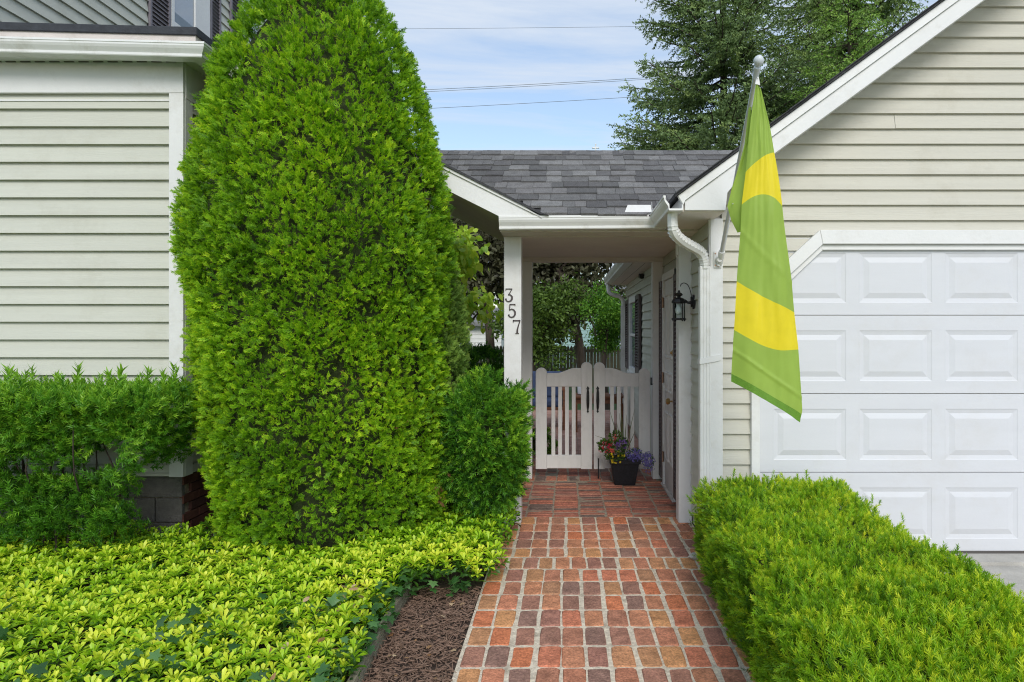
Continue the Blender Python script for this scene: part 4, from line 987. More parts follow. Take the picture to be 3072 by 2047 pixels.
dr_dz = np.gradient(np.interp(np.linspace(.05, 4.8, 100), pz, [(p[2] - p[1]) / 2 for p in prof]), 4.75 / 99); sl = np.interp(zc, np.linspace(.05, 4.8, 100), dr_dz)
Nn = np.stack([np.cos(th), np.sin(th), -sl], 1); Nn /= np.linalg.norm(Nn, axis=1, keepdims=True)
fo = clumps(Pp, Nn, .090, 15, SPRAYS, .056, ARB, 'foliage', at, up=.45, out_=1.0, tmu=.48, squash=1.0, ctint=.13, tvar=.13); tag(fo, kind='stuff')
dp = []
for (px_, py_) in ((690, 1500), (1262, 1525), (1285, 1540), (1240, 1500), (840, 22), (700, 1515), (1340, 1490), (1060, 1140), (880, 760), (1180, 1300)):
    z_ = CAMZ + (990 - py_) * 4.35 / 2048; c_, r_ = arb(z_, .09); x_ = (px_ - 1700) * 4.3 / 2048; ct_ = max(-.99, min(.99, (x_ - c_) / r_)); y_ = YA - .80 * r_ * math.sqrt(1 - ct_ * ct_) - .03
    for _ in range(5): dp.append((x_ + random.gauss(0, .03), y_ + random.gauss(0, .02), z_ + random.gauss(0, .035)))
dp = np.array(dp); n_ = len(dp)
DRYS = leaf_mat('withered_spray', (.20, .09, .04), (.36, .17, .08), (.52, .30, .16), .8, .1)
V, F, T = scatter(SPRAYS, dp, rand_dirs(n_, (0, -1, .4), .4), rng.uniform(0, 6.28, n_), rng.uniform(.04, .065, n_), rng.uniform(0, .9, n_)); tag(np_mesh('withered_sprays', V, F, DRYS, at, T), kind='stuff')
def fcore(t, a):
    z = .02 + t * 4.7; c_, r_ = arb(z, .155); lp = 1 + .04 * math.sin(a * 5 + z * 1.3) * math.sin(z * 2.7 + a * 2)
    return (c_ + r_ * lp * math.cos(a), YA + r_ * .80 * lp * math.sin(a), z)
blob_hull('inner_branches', fcore, 60, 40, at)
MB().tube([(-1.75, YA, -.05), (-1.78, YA, .5)], [.11, .09], 10).build('trunk', BARK, at)
nb = 60; zb = rng.uniform(.15, 1.0, nb); thb = rng.uniform(math.pi * 1.3, math.pi * 2, nb)
# greyer one behind it, right
a2 = thing('arborvitae', 'smaller greyer green arborvitae tucked behind the right flank of the tall one', 'tree', (-1.02, 5.15, 0))
n = 620; zc = rng.uniform(.1, 2.15, n); th = rng.uniform(math.pi * .8, math.pi * 2.2, n)
r2 = np.interp(zc, [0, .3, .8, 1.4, 1.9, 2.2], [.20, .26, .27, .25, .17, .06]) * (1 + .10 * np.sin(th * 3 + zc * 4))
Pp = np.stack([-1.065 + r2 * np.cos(th), 5.12 + r2 * np.sin(th), zc], 1); Nn = np.stack([np.cos(th), np.sin(th), np.full(n, .25)], 1); Nn /= np.linalg.norm(Nn, axis=1, keepdims=True)
tag(clumps(Pp, Nn, .075, 12, SPRAYS, .058, ARB2, 'foliage', a2, up=.7, out_=.8, tmu=.45), kind='stuff')
blob_hull('inner_branches', lambda t, a: (-1.065 + (.22 - .17 * max(0, t - .6) * 2.4) * math.cos(a), 5.12 + (.22 - .17 * max(0, t - .6) * 2.4) * math.sin(a), .05 + t * 2.0), 20, 20, a2)

# ---- right yew hedge
hr = thing('yew_hedge', 'bright clipped yew hedge between the brick walk and the driveway', 'hedge', (1.25, 2.8, 0))
def hx(y): return .852 - .062 * (4.4 - y) + .012 * math.sin(y * 5) , 1.66 + .045 * max(0, y - 2.4) + .03 * math.sin(y * 3.1)
PP, NN = [], []
def addp(p, nrm): PP.append(p); NN.append(nrm)
HT = .555
for _ in range(3400):        # top
    y = random.uniform(1.2, 4.42) if random.random() < .75 else random.uniform(1.2, 2.8); l, r_ = hx(y); x = random.uniform(l + .02, r_ - .02)
    e = min(x - l, r_ - x, 4.44 - y); dz = -.11 * max(0, 1 - e / .14) ** 2
    z = HT + dz + .050 * mnoise.noise(Vector((x * 5.5, y * 5.5, 0))) + .02 * mnoise.noise(Vector((x * 13, y * 13, 4)))
    nx = (-1 if x - l < r_ - x else 1) * max(0, 1 - min(x - l, r_ - x) / .14) * .9
    addp((x, y, z), (nx, max(0, 1 - (4.44 - y) / .14) * .9, 1))
for _ in range(1900):        # walk side
    y = random.uniform(1.2, 4.42); l, r_ = hx(y); z = random.uniform(.02, HT - .06)
    rib = .050 * mnoise.noise(Vector((y * 7, z * 1.6, 7))) + .02 * mnoise.noise(Vector((y * 16, z * 4, 2)))
    addp((l + .03 - rib * 1.6 + (.05 * max(0, .15 - z) / .15), y, z), (-1, 0, .28))
for _ in range(700):         # drive side
    y = random.uniform(1.2, 4.42); l, r_ = hx(y); z = random.uniform(.02, HT - .06); addp((r_ - .03 + .03 * mnoise.noise(Vector((y * 6, z * 2, 3))), y, z), (1, 0, .25))
for _ in range(320):         # far end
    l, r_ = hx(4.4); x = random.uniform(l, r_); z = random.uniform(.02, HT - .05); addp((x, 4.43, z), (0, 1, .25))
for _ in range(240):
    l, r_ = hx(1.2); x = random.uniform(l, r_); z = random.uniform(.02, HT - .05); addp((x, 1.2, z), (0, -1, .25))
PP = np.array(PP); NN = np.array(NN, float); NN /= np.linalg.norm(NN, axis=1, keepdims=True)
per = 4; idx = np.repeat(np.arange(len(PP)), per); pos = PP[idx] + rng.normal(0, .02, (len(idx), 3)) * np.array([[1, 1, .6]])
ddir = NN[idx] * .8 + np.array([[0, 0, .35]]) + rng.normal(0, .42, (len(idx), 3))
ti = .5 + np.array([.22 * mnoise.noise(Vector((p[0] * 4, p[1] * 4, p[2] * 4))) for p in PP])[idx] + rng.normal(0, .17, len(idx)) - .16 * (NN[idx][:, 2] < .5)  # last term: side faces tinted darker to imitate their shadow
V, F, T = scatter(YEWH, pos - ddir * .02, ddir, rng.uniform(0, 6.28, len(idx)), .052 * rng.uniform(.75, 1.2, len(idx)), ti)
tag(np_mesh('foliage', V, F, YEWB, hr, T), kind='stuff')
MB().box(.86, 1.60, 1.25, 4.36, -.03, .50).build('inner_branches', CORE, hr, .05)
n = 26; pos = np.stack([rng.uniform(.9, 1.7, n), rng.uniform(2.0, 4.4, n), np.full(n, HT + .012)], 1)
V, F, T = scatter(YEWS_L, pos, rand_dirs(n, (0, 0, 1), .2), rng.uniform(0, 6.28, n), rng.uniform(.05, .075, n), np.full(n, .55)); tag(np_mesh('sprig', V, F, YEWB, hr, T), kind='stuff')

# ---- left yew hedge: full top, thin lower part with bare stems
hl = thing('yew_hedge', 'dark green yew hedge with gaps and bare stems along the left house wall', 'hedge', (-3.4, 4.4, 0))
PP, NN, W_ = [], [], []
for _ in range(2300):
    x = random.uniform(-4.35, -2.50); y = random.uniform(4.02, 4.80); f = random.random()
    if f < .42: z = 1.07 + .04 * mnoise.noise(Vector((x * 4, y * 4, 1))); nrm = (0, -.3, 1)
    else:
        z = random.uniform(.42, 1.06); g = mnoise.noise(Vector((x * 2.3, z * 2.8, 9)))
        if z < .85 and g < (.85 - z) * .55 - .22: continue
        y = 4.10 + .10 * mnoise.noise(Vector((x * 3, z * 3, 5))) + (1.15 - z) * .22 + (random.uniform(0, .25) if random.random() < .3 else 0); nrm = (0, -1, .35)
    rgt = -2.50 - max(0, .95 - z) * .75
    if x > rgt: continue
    PP.append((x, y, z)); NN.append(nrm)
for _ in range(140):       # right end face
    z = random.uniform(.62, 1.06); y = random.uniform(4.05, 4.8); PP.append((-2.53 - max(0, .95 - z) * .6, y, z)); NN.append((1, -.2, .3))
for _ in range(620):       # low tufts
    x = random.uniform(-4.3, -2.75); z = random.uniform(.22, .6); 
    if mnoise.noise(Vector((x * 3.1, z * 3.5, 2))) > -.16: PP.append((x, 4.25 + random.uniform(-.1, .2), z)); NN.append((0, -.8, .6))
PP = np.array(PP); NN = np.array(NN, float); NN /= np.linalg.norm(NN, axis=1, keepdims=True)
idx = np.repeat(np.arange(len(PP)), 4); pos = PP[idx] + rng.normal(0, .028, (len(idx), 3)); ddir = NN[idx] * 1.0 + np.array([[0, 0, .12]]) + rng.normal(0, .45, (len(idx), 3))
ti = .50 + .26 * np.clip((PP[idx][:, 2] - .9) * 2, -1, .8) * .6 + rng.normal(0, .17, len(idx))
V, F, T = scatter(YEWS_L, pos - ddir * .02, ddir, rng.uniform(0, 6.28, len(idx)), .088 * rng.uniform(.7, 1.2, len(idx)), ti)
tag(np_mesh('foliage', V, F, YEWD, hl, T), kind='stuff')
MB().box(-4.35, -2.66, 4.28, 4.72, .82, .98).build('inner_branches', CORE, hl, .06)
n = 60; pos = np.stack([rng.uniform(-4.3, -2.5, n), rng.uniform(4.1, 4.75, n), np.full(n, 1.10)], 1)
V, F, T = scatter(YEWS_L, pos, rand_dirs(n, (0, 0, 1), .22), rng.uniform(0, 6.28, n), rng.uniform(.10, .20, n), np.full(n, .66)); tag(np_mesh('sprig', V, F, YEWD, hl, T), kind='stuff')
for i in range(7):
    x = -4.2 + i * .20; y = random.uniform(4.3, 4.55); b = MB()
    for q in range(3):
        p0 = Vector((x + random.uniform(-.05, .05), y, 0)); p1 = p0 + Vector((random.uniform(-.08, .08), random.uniform(-.1, .1), .35)); p2 = p1 + Vector((random.uniform(-.12, .12), random.uniform(-.2, .12), .30)); p3 = p2 + Vector((random.uniform(-.15, .15), random.uniform(-.15, .15), .32))
        b.tube(smooth_path([p0, p1, p2, p3], 3), [.008, .0075, .007, .0065, .006, .0055, .005, .004, .003, .002], 5)
    b.build('stem', BARKD, hl)

def bush(name, label, cat, c, r, n, per, temps, size, m, cr=.07, hull=.72, zmin=None, up=.3, tmu=.5, lumps=.12, core=CORE, group=None, ctint=.14):
    t = thing(name, label, cat, (c[0], c[1], 0), group)
    d = rng.normal(size=(n, 3)); d /= np.linalg.norm(d, axis=1, keepdims=True); flip = (d[:, 1] > .2) & (rng.uniform(0, 1, n) < .6); d[flip, 1] *= -1
    f = 1 + lumps * np.array([mnoise.noise(Vector((a[0] * 2.2 + c[0], a[1] * 2.2, a[2] * 2.2))) for a in d]) * 1.6
    P_ = np.array(c)[None] + d * np.array(r)[None] * f[:, None]; Nn_ = d / np.array(r)[None]; Nn_ /= np.linalg.norm(Nn_, axis=1, keepdims=True)
    if zmin is not None: k_ = P_[:, 2] > zmin; P_, Nn_ = P_[k_], Nn_[k_]
    tag(clumps(P_, Nn_, cr, per, temps, size, m, 'foliage', t, up=up, tmu=tmu, ctint=ctint), kind='stuff')
    if hull: blob_hull('inner_branches', lambda s, a: (c[0] + r[0] * hull * math.cos(a) * math.sin(math.pi * (.04 + .92 * s)), c[1] + r[1] * hull * math.sin(a) * math.sin(math.pi * (.04 + .92 * s)), c[2] - r[2] * hull * math.cos(math.pi * s)), 10, 14, t, core)
    return t
yb = bush('yew_bush', 'deep green yew bush between the arborvitae and the front post', 'bush', (-.60, 4.93, .68), (.27, .25, .40), 420, 10, YEWS_L, .085, YEWD, .07, .6, .12, tmu=.36, lumps=.24, ctint=.2)
b = MB()
for q in range(7):
    p0 = Vector((-.60 + random.uniform(-.08, .08), 4.93, -.03)); b.tube([p0, p0 + Vector((random.uniform(-.1, .1), random.uniform(-.1, .05), .3)), p0 + Vector((random.uniform(-.22, .22), random.uniform(-.2, .1), .6))], [.014, .011, .006], 6)
b.build('stem', BARK, yb)
bush('yew_bush', 'very dark low bush behind the front post, in front of the picket fence', 'bush', (-1.15, 8.2, .80), (.62, .5, .38), 260, 10, YEWS_L, .10, YEWD, .08, .85, tmu=.22)

# ---- ground cover
def cover_lim(y): return min(-.33, -.50 + .19 * max(0, y - 3.75)) + .03 * math.sin(y * 11)
def cover_ok(x, y):
    if y < 3.78 + .05 * math.sin(x * 9): return x < -.93 + .03 * math.sin(y * 7)
    return x < cover_lim(y) and not (y > 5.22 and x > -.6)
PP, SC, TT = [], [], []
def cov_h(x, y): return .135 + .07 * max(0, min(1, (x + 1.6) / .8)) * (y > 3.7) + .045 * mnoise.noise(Vector((x * 1.7, y * 1.7, 3))) + .02 * mnoise.noise(Vector((x * 6, y * 6, 1)))
sp = .050; y = 1.55
while y < 5.25:
    x = -4.5
    while x < -.4:
        px_, py_ = x + random.uniform(-.024, .024), y + random.uniform(-.024, .024); x += sp
        if not cover_ok(px_, py_) or px_ < -.95 * py_ - .35: continue
        if (px_ + 1.75) ** 2 / .55 + (py_ - YA) ** 2 / .3 < 1: continue
        if py_ > 4.75 and px_ < -2.6: continue
        edge = min(1, max(0.6, .6 + (cover_lim(py_) - px_) / .2)) if px_ > -.93 else (1 if py_ > 3.8 else min(1, max(.35, (-.88 - px_) / .14)))
        PP.append((px_, py_, (cov_h(px_, py_) + random.uniform(-.035, .025)) * edge)); SC.append(random.uniform(.036, .066)); 
        deepen = max(0, min(1, (py_ - 4.05) / .45))          # tint deepens towards the foot of the shrubs
        TT.append(.60 - .30 * deepen + .22 * mnoise.noise(Vector((px_ * 2.2, py_ * 2.2, 8))) + random.gauss(0, .10))
    y += sp
PP = np.array(PP); n = len(PP)
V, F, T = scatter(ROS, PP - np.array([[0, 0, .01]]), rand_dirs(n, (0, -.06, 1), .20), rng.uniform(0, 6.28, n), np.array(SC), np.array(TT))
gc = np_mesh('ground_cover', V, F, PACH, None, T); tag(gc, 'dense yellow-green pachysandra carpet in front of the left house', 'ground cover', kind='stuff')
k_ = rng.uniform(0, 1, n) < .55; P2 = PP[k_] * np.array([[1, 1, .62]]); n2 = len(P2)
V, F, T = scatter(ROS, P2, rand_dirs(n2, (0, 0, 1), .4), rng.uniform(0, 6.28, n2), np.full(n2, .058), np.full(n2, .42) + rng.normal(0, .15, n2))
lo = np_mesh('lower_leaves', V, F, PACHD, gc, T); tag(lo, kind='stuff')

# ---- ivy along the timber edging and in patches
PP, DD, SC, TT = [], [], [], []
for _ in range(230):
    y = random.uniform(2.3, 3.95); PP.append((-.93 + random.uniform(-.07, .055), y, random.uniform(.03, .19))); DD.append((random.uniform(-.2, .9), -random.uniform(.2, 1), random.uniform(-.5, .5))); SC.append(random.uniform(.030, .055)); TT.append(random.uniform(.2, .8))
for _ in range(45):
    y = random.uniform(3.78, 3.9); x = random.uniform(-.95, -.55); PP.append((x, y - .03, random.uniform(.06, .19))); DD.append((random.uniform(-.5, .9), -1, random.uniform(-.5, .4))); SC.append(random.uniform(.04, .065)); TT.append(random.uniform(.3, 1))
for (cx, cy, r_, n_) in ((-1.55, 2.75, .30, 34), (-2.1, 2.5, .22, 20), (-1.3, 3.25, .25, 22), (-2.6, 2.9, .2, 14), (-1.75, 3.1, .25, 20), (-2.9, 3.3, .2, 10), (-1.2, 2.5, .2, 18)):
    for _ in range(n_):
        x, y = random.gauss(cx, r_ * .6), random.gauss(cy, r_ * .5); PP.append((x, y, cov_h(x, y) + random.uniform(.01, .045))); DD.append((random.uniform(-1, 1), random.uniform(-1, 1), random.uniform(-.2, .35))); SC.append(random.uniform(.04, .07)); TT.append(random.uniform(.1, .8))
n = len(PP); V, F, T = scatter([IVY], np.array(PP), np.array(DD), rng.normal(0, .5, n), np.array(SC), np.array(TT))
# leaves lie with their face up: the template's z is the face normal
ivy = np_mesh('ivy', V, F, IVYM, None, T); tag(ivy, 'dark lobed ivy trailing over the timber edging and through the pachysandra', 'ivy', kind='stuff')

# ---- mulch bed, edging, litter
mb_ = sheet('mulch_bed', -.90, -.505, 1.6, 4.0, -.016, mat('mulch_base', (.075, .05, .038), .95, .4, 30, 1.0, 60), 16, 60, .012)
b = MB(); 
for _ in range(4200):
    x, y = random.uniform(-.885, -.505), random.uniform(1.9, 4.0); L, wd, h = random.uniform(.018, .058), random.uniform(.003, .009), random.uniform(.002, .006)
    a = random.uniform(0, 6.28); ux = Vector((math.cos(a), math.sin(a), random.uniform(-.35, .35))) * L / 2; uy = Vector((-math.sin(a), math.cos(a), random.uniform(-.3, .3))) * wd / 2; c_ = Vector((x, y, random.uniform(-.012, .016))); uz = Vector((0, 0, h))
    b.add([c_ - ux - uy * .4, c_ + ux - uy, c_ + ux * .9 + uy, c_ - ux + uy * .6, c_ + uz], [(0, 1, 4), (1, 2, 4), (2, 3, 4), (3, 0, 4)])
mo = b.build('mulch', MULCH); tag(mo, 'dark shredded bark mulch in the small bed left of the walk', 'mulch', kind='stuff')
b = MB(); path = [(-.905 + .012 * math.sin(y_ * 3), y_) for y_ in np.linspace(1.5, 3.95, 26)]
for (p, q) in zip(path[:-1], path[1:]):
    b.hexa([(p[0] - .018, p[1], -.06), (p[0] + .018, p[1], -.06), (q[0] + .018, q[1] + .0005, -.06), (q[0] - .018, q[1] + .0005, -.06), (p[0] - .016, p[1], .058), (p[0] + .016, p[1], .062), (q[0] + .016, q[1] + .0005, .060), (q[0] - .016, q[1] + .0005, .058)])
tag(b.build('timber_edging', TIMBER), 'weathered timber edging strip between the ground cover and the mulch', 'edging')
DRY = [leaf_mat('dry_leaf', (.25, .12, .05), (.40, .24, .12), (.60, .45, .28), .8, .1)]
n = 46; pos = np.stack([rng.uniform(-.87, -.52, n), rng.uniform(2.2, 3.95, n), np.full(n, .022)], 1)
V, F, T = scatter([OVAL, IVY], pos, rand_dirs(n, (0, 0, 0.0), 1.0) * np.array([[1, 1, .15]]), rng.normal(0, .3, n), rng.uniform(.012, .03, n), rng.uniform(0, 1, n))
tag(np_mesh('dry_leaves', V, F, DRY[0], None, T), 'small tan dead leaves scattered on the dark mulch', 'dead leaves', kind='stuff')
n = 60; y_ = rng.uniform(2.2, 3.9, n); pos = np.stack([-1.02 - rng.exponential(.10, n), y_, rng.uniform(.10, .19, n)], 1)
V, F, T = scatter([OVAL], pos, rand_dirs(n, (0, 0, 0.0), 1.0), rng.normal(0, .8, n), rng.uniform(.03, .055, n), rng.uniform(.3, 1, n))
tag(np_mesh('dead_leaves', V, F, DRY[0], None, T), 'withered tan leaves among the ground cover along the timber edging', 'dead leaves', kind='stuff')
n = 420; e_ = rng.uniform(0, 1, n) < .7; pos = np.stack([np.where(e_, .965 - rng.exponential(.035, n), rng.uniform(-.33, .9, n)), rng.uniform(4.6, 6.9, n), np.full(n, .004)], 1)
V, F, T = scatter([OVAL, OVAL, HEART], pos, rand_dirs(n, (0, 0, 0.0), 1.0) * np.array([[1, 1, .1]]), rng.normal(0, .4, n), rng.uniform(.006, .020, n), rng.uniform(0, .7, n))
tag(np_mesh('leaf_litter', V, F, DRY[0], None, T), 'brown leaf litter gathered on the bricks at the foot of the side wall', 'leaf litter', kind='stuff')
b = MB(); b.lathe([(.004, -.005), (.030, 0), (.040, .012), (.034, .028), (.018, .038), (.002, .040)], (.845, 4.52, 0), 10)
b.v = [(x + .012 * mnoise.noise(Vector((x * 30, y_ * 30, z * 30))), y_ * 1.0, z + .006 * mnoise.noise(Vector((x * 25, y_ * 25, z * 20 + 5)))) for x, y_, z in b.v]
tag(b.build('stone', STONE, None, 0, True), 'pale rounded stone at the foot of the downspout beside the walk', 'stone')

# ---- pot plants
def flower(mesh, c, nrm, r, petals=5):
    n_ = Vector(nrm).normalized(); u = n_.orthogonal().normalized(); v = n_.cross(u); b0 = len(mesh.v); c = Vector(c)
    vs = [c - n_ * r * .25]; 
    for k in range(petals):
        a = 2 * math.pi * k / petals
        for (da, rr, hh) in ((-.42, .75, .12), (0, 1, .0), (.42, .75, .12)):
            vs.append(c + (u * math.cos(a + da) + v * math.sin(a + da)) * r * rr + n_ * r * hh)
    fs = []
    for k in range(petals): q = 1 + k * 3; fs += [(0, q, q + 1), (0, q + 1, q + 2)]
    mesh.add(vs, fs)
def petal_mat(name, c): return mat(name, c, .6, .25, 60, spec=.2)
LOB, YEL, RED, CRL, PNK, PUR = petal_mat('lobelia_petal', (.17, .145, .42)), petal_mat('yellow_petal', (.85, .62, .02)), petal_mat('red_petal', (.50, .02, .06)), petal_mat('coral_petal', (.70, .13, .09)), petal_mat('magenta_petal', (.50, .06, .35)), petal_mat('purple_petal', (.20, .10, .36))
PFOL = leaf_mat('pot_leaf', (.03, .07, .015), (.07, .15, .025), (.14, .26, .04), .5, .3)
PX2 = lambda px, Y: (px - 1700) * Y / 2048
PZ2 = lambda py, Y: CAMZ + (990 - py) * Y / 2048
def potplant(name, label, cat, c, r, nl, flowers, fm, fr, lsize=.03, leafm=None):
    t = thing(name, label, cat, (c[0], c[1], .24))
    d = rng.normal(size=(nl, 3)); d /= np.linalg.norm(d, axis=1, keepdims=True); P_ = np.array(c)[None] + d * np.array(r)[None] * (rng.uniform(.3, 1, (nl, 1)) ** .5)
    V, F, T = scatter([OVAL], P_, d + np.array([[0, -.2, .3]]), rng.uniform(0, 6.28, nl), lsize * rng.uniform(.6, 1.3, nl), rng.uniform(.1, .9, nl)); tag(np_mesh('foliage', V, F, leafm or PFOL, t, T), kind='stuff')
    b = MB()
    for _ in range(flowers):
        dd = Vector((random.gauss(0, 1), -abs(random.gauss(0, .9)) - .2, random.gauss(.2, 1))).normalized(); kk = random.uniform(.6, 1.3); p = Vector((c[0] + dd.x * r[0] * kk, c[1] + dd.y * r[1] * kk, c[2] + dd.z * r[2] * kk - (.02 if kk > 1.1 else 0))); flower(b, p, dd + Vector((0, -.5, .3)), fr * random.uniform(.75, 1.2))
    o = b.build('flowers', fm, t); tag(o, kind='stuff')
    b = MB(); b.tube([(c[0] * .5 + PXc * .5, c[1] * .5 + PYc * .5, .215), (c[0], c[1], c[2])], .004, 6).build('stem', BARK, t); return t
potplant('lobelia', 'mounded blue-violet lobelia in the right of the flower pot', 'flowers', (PX2(1905, 6.68), 6.68, PZ2(1365, 6.68)), (.085, .09, .065), 420, 230, LOB, .0085, .016)
potplant('lobelia', 'trailing blue-violet lobelia spilling over the right rim of the flower pot', 'flowers', (PX2(1945, 6.68), 6.68, PZ2(1382, 6.68)), (.055, .07, .085), 300, 170, LOB, .0085, .014)
potplant('calibrachoa', 'small yellow calibrachoa flowers hanging over the front of the pot', 'flowers', (PX2(1845, 6.62), 6.62, PZ2(1368, 6.62)), (.10, .06, .045), 520, 13, YEL, .014, .018)
potplant('geranium', 'red and coral geranium on the left of the flower pot', 'flowers', (PX2(1820, 6.66), 6.66, PZ2(1338, 6.66)), (.075, .06, .05), 200, 34, RED, .012, .032)
potplant('geranium', 'tall coral geranium head rising at the back of the pot', 'flowers', (PX2(1846, 6.78), 6.78, PZ2(1312, 6.78)), (.045, .045, .050), 90, 22, CRL, .011, .032)
potplant('geranium', 'low coral geranium in the middle front of the pot', 'flowers', (PX2(1836, 6.60), 6.60, PZ2(1352, 6.60)), (.028, .03, .02), 30, 14, CRL, .011, .028)
potplant('petunia', 'purple and magenta petunia in the middle of the flower pot', 'flowers', (PX2(1865, 6.70), 6.70, PZ2(1332, 6.70)), (.06, .06, .055), 190, 26, PUR, .014, .024)
sgz = thing('spike_grass', 'thin upright dracaena spikes rising from the middle of the flower pot', 'plant', (PXc + .02, 6.78, .24))
GRB = mat('spike_blade', (.10, .13, .05), .6, .3, 20)
for (tx, ty) in ((1826, 1222), (1862, 1212), (1868, 1255), (1904, 1228), (1849, 1262), (1906, 1292), (1785, 1307), (1858, 1240), (1880, 1245)):
    p0 = Vector((PXc + random.uniform(-.01, .01), 6.78, .24)); p2 = Vector((PX2(tx, 6.74), 6.74, PZ2(ty, 6.74))); p1 = (p0 + p2) / 2 + Vector((0, 0, .05 if abs(tx - 1865) > 45 else .0))
    MB().tube(smooth_path([p0, p1, p2], 4), [.0045] * 6 + [.003, .002, .0008], 4).build('blade', GRB, sgz)

# ================================================================== BEHIND THE BREEZEWAY
fe = thing('picket_fence', 'dark weathered pointed picket fence along the back of the garden', 'fence', (-1, 18, 0))
YFn = 18.0
for i in range(98):
    x = -6.2 + i * .0885; b = MB(); h = 1.115 + random.uniform(-.012, .012)
    b.prism([(x, 0), (x + .081, 0), (x + .081, h - .07), (x + .0405, h), (x, h - .07)], 'y', YFn, YFn + .018); b.build('picket', FENCE, fe)
for z in (.25, .92): MB().box(-6.2, 2.5, YFn + .0185, YFn + .055, z, z + .08).build('rail', FENCE, fe)
def simple_house(name, label, x0, x1, y0, y1, h, m, roof, pitch, wins, group=None):
    t = thing(name, label, 'house', ((x0 + x1) / 2, y0, 0), group); MB().box(x0, x1, y0, y1, 0, h).build('wall', m, t)
    b = MB(); z = .1
    while z < h: b.box(x0, x1, y0 - .012, y0, z, z + .02); z += .14
    tag(b.build('siding_laps', m, t), kind='stuff')
    hm = h + (y1 - y0) / 2 * pitch
    MB().prism([(y0 - .3, h - .1), ((y0 + y1) / 2, hm), (y1 + .3, h - .1), (y1 + .3, h + .05), ((y0 + y1) / 2, hm + .15), (y0 - .3, h + .05)], 'x', x0 - .3, x1 + .3).build('roof', roof, t)
    for (a, c_, z0, z1) in wins:
        wq = MB().box(a - .06, c_ + .06, y0 - .04, y0 - .013, z0 - .06, z1 + .06).build('window', WHITE, t); MB().box(a, c_, y0 - .045, y0 - .041, z0, z1).build('pane', PANE, wq)
simple_house('neighbour_house', 'pale aqua clapboard house glimpsed through the trees behind the fence', -.6, 3.4, 27, 32, 2.5, AQUA, GREYR, .35, [(1.7, 2.6, 1.0, 2.0)])
simple_house('neighbour_shed', 'low white shed behind the left end of the picket fence', -6.5, -2.3, 24, 27, 1.75, WHITE, GREYR, .3, [(-4.2, -3.4, .8, 1.4)])

def leaf_tree(label, base, crowns, temps, size, m, n, trunk, cat='tree', name='tree', up=-.1, branches=True, group=None, tmu=.5):
    t = thing(name, label, cat, (base[0], base[1], 0), group)
    if trunk:
        MB().tube(smooth_path([p for p, _ in trunk], 3), list(np.interp(np.linspace(0, 1, 3 * (len(trunk) - 1) + 1), np.linspace(0, 1, len(trunk)), [r_ for _, r_ in trunk])), 9).build('trunk', BARK, t)
        b = MB(); top = Vector(trunk[-1][0]); mid = Vector(trunk[len(trunk) // 2][0])
        for (c, r) in crowns[:8]: b.tube([mid.lerp(top, random.random()), (Vector(c) + mid) / 2 + Vector((0, 0, .1)), Vector(c)], [trunk[-1][1] * .7, trunk[-1][1] * .5, .012], 6)
        b.build('limb', BARK, t)
    Pc, Nc = [], []
    vol = np.array([r[0] * r[1] * r[2] for _, r in crowns]); cnt = (n * vol / vol.sum()).astype(int)
    for (c, r), k in zip(crowns, cnt):
        d = rng.normal(size=(k, 3)); d /= np.linalg.norm(d, axis=1, keepdims=True); rad = rng.uniform(.25, 1.0, (k, 1)) ** .55
        Pc.append(np.array(c)[None] + d * np.array(r)[None] * rad); Nc.append(d)
    Pc = np.concatenate(Pc); Nc = np.concatenate(Nc); per = 7; idx = np.repeat(np.arange(len(Pc)), per)
    pos = Pc[idx] + rng.normal(0, size * 1.1, (len(idx), 3)); dr = Nc[idx] * .5 + np.array([[0, 0, up]]) + rng.normal(0, .6, (len(idx), 3))
    ti = tmu + rng.normal(0, .13, len(Pc))[idx] + rng.normal(0, .13, len(idx))
    V, F, T = scatter(temps, pos, dr, rng.uniform(0, 6.28, len(idx)), size * rng.uniform(.7, 1.3, len(idx)), ti)
    tag(np_mesh('crown', V, F, m, t, T), kind='stuff'); return t
def cr_rand(c, R3, n, r): 
    o = []
    for _ in range(n):
        d = Vector((random.gauss(0, 1), random.gauss(0, 1), random.gauss(0, 1))).normalized() * random.uniform(.3, 1) ** .6; rr = r * random.uniform(.7, 1.25); o.append(((c[0] + d.x * R3[0], c[1] + d.y * R3[1], c[2] + d.z * R3[2]), (rr, rr, rr * .75)))
    return o
leaf_tree('dark bronze-leaved tree with a leaning trunk, seen through the breezeway above the gate', (.34, 15.4), cr_rand((-.25, 15.4, 2.95), (1.7, 1.0, 1.3), 40, .55), [OVAL], .13, BRZ, 2200, [((.34, 15.4, -.05), .12), ((.30, 15.4, 1.1), .10), ((.12, 15.4, 1.9), .085), ((-.2, 15.4, 2.9), .06)], name='bronze_tree')
leaf_tree('dark bronze-leaved tree left of the posts, behind the heart-leaved tree', (-1.68, 15.2), cr_rand((-2.3, 15.2, 3.3), (1.5, 1.0, 1.1), 28, .55), [OVAL], .12, BRZ, 2000, [((-1.68, 15.2, -.05), .12), ((-1.70, 15.2, 1.2), .10), ((-1.8, 15.2, 2.2), .08), ((-2.1, 15.2, 3.2), .05)], name='bronze_tree')
leaf_tree('olive green small tree at the left edge of the breezeway opening', (-.75, 14.2), cr_rand((-.55, 14.2, 1.75), (.85, .6, .8), 20, .34), [OVAL], .075, OLV, 1300, [((-.75, 14.2, -.05), .07), ((-.72, 14.2, .9), .06), ((-.6, 14.2, 1.8), .04)], name='small_tree')
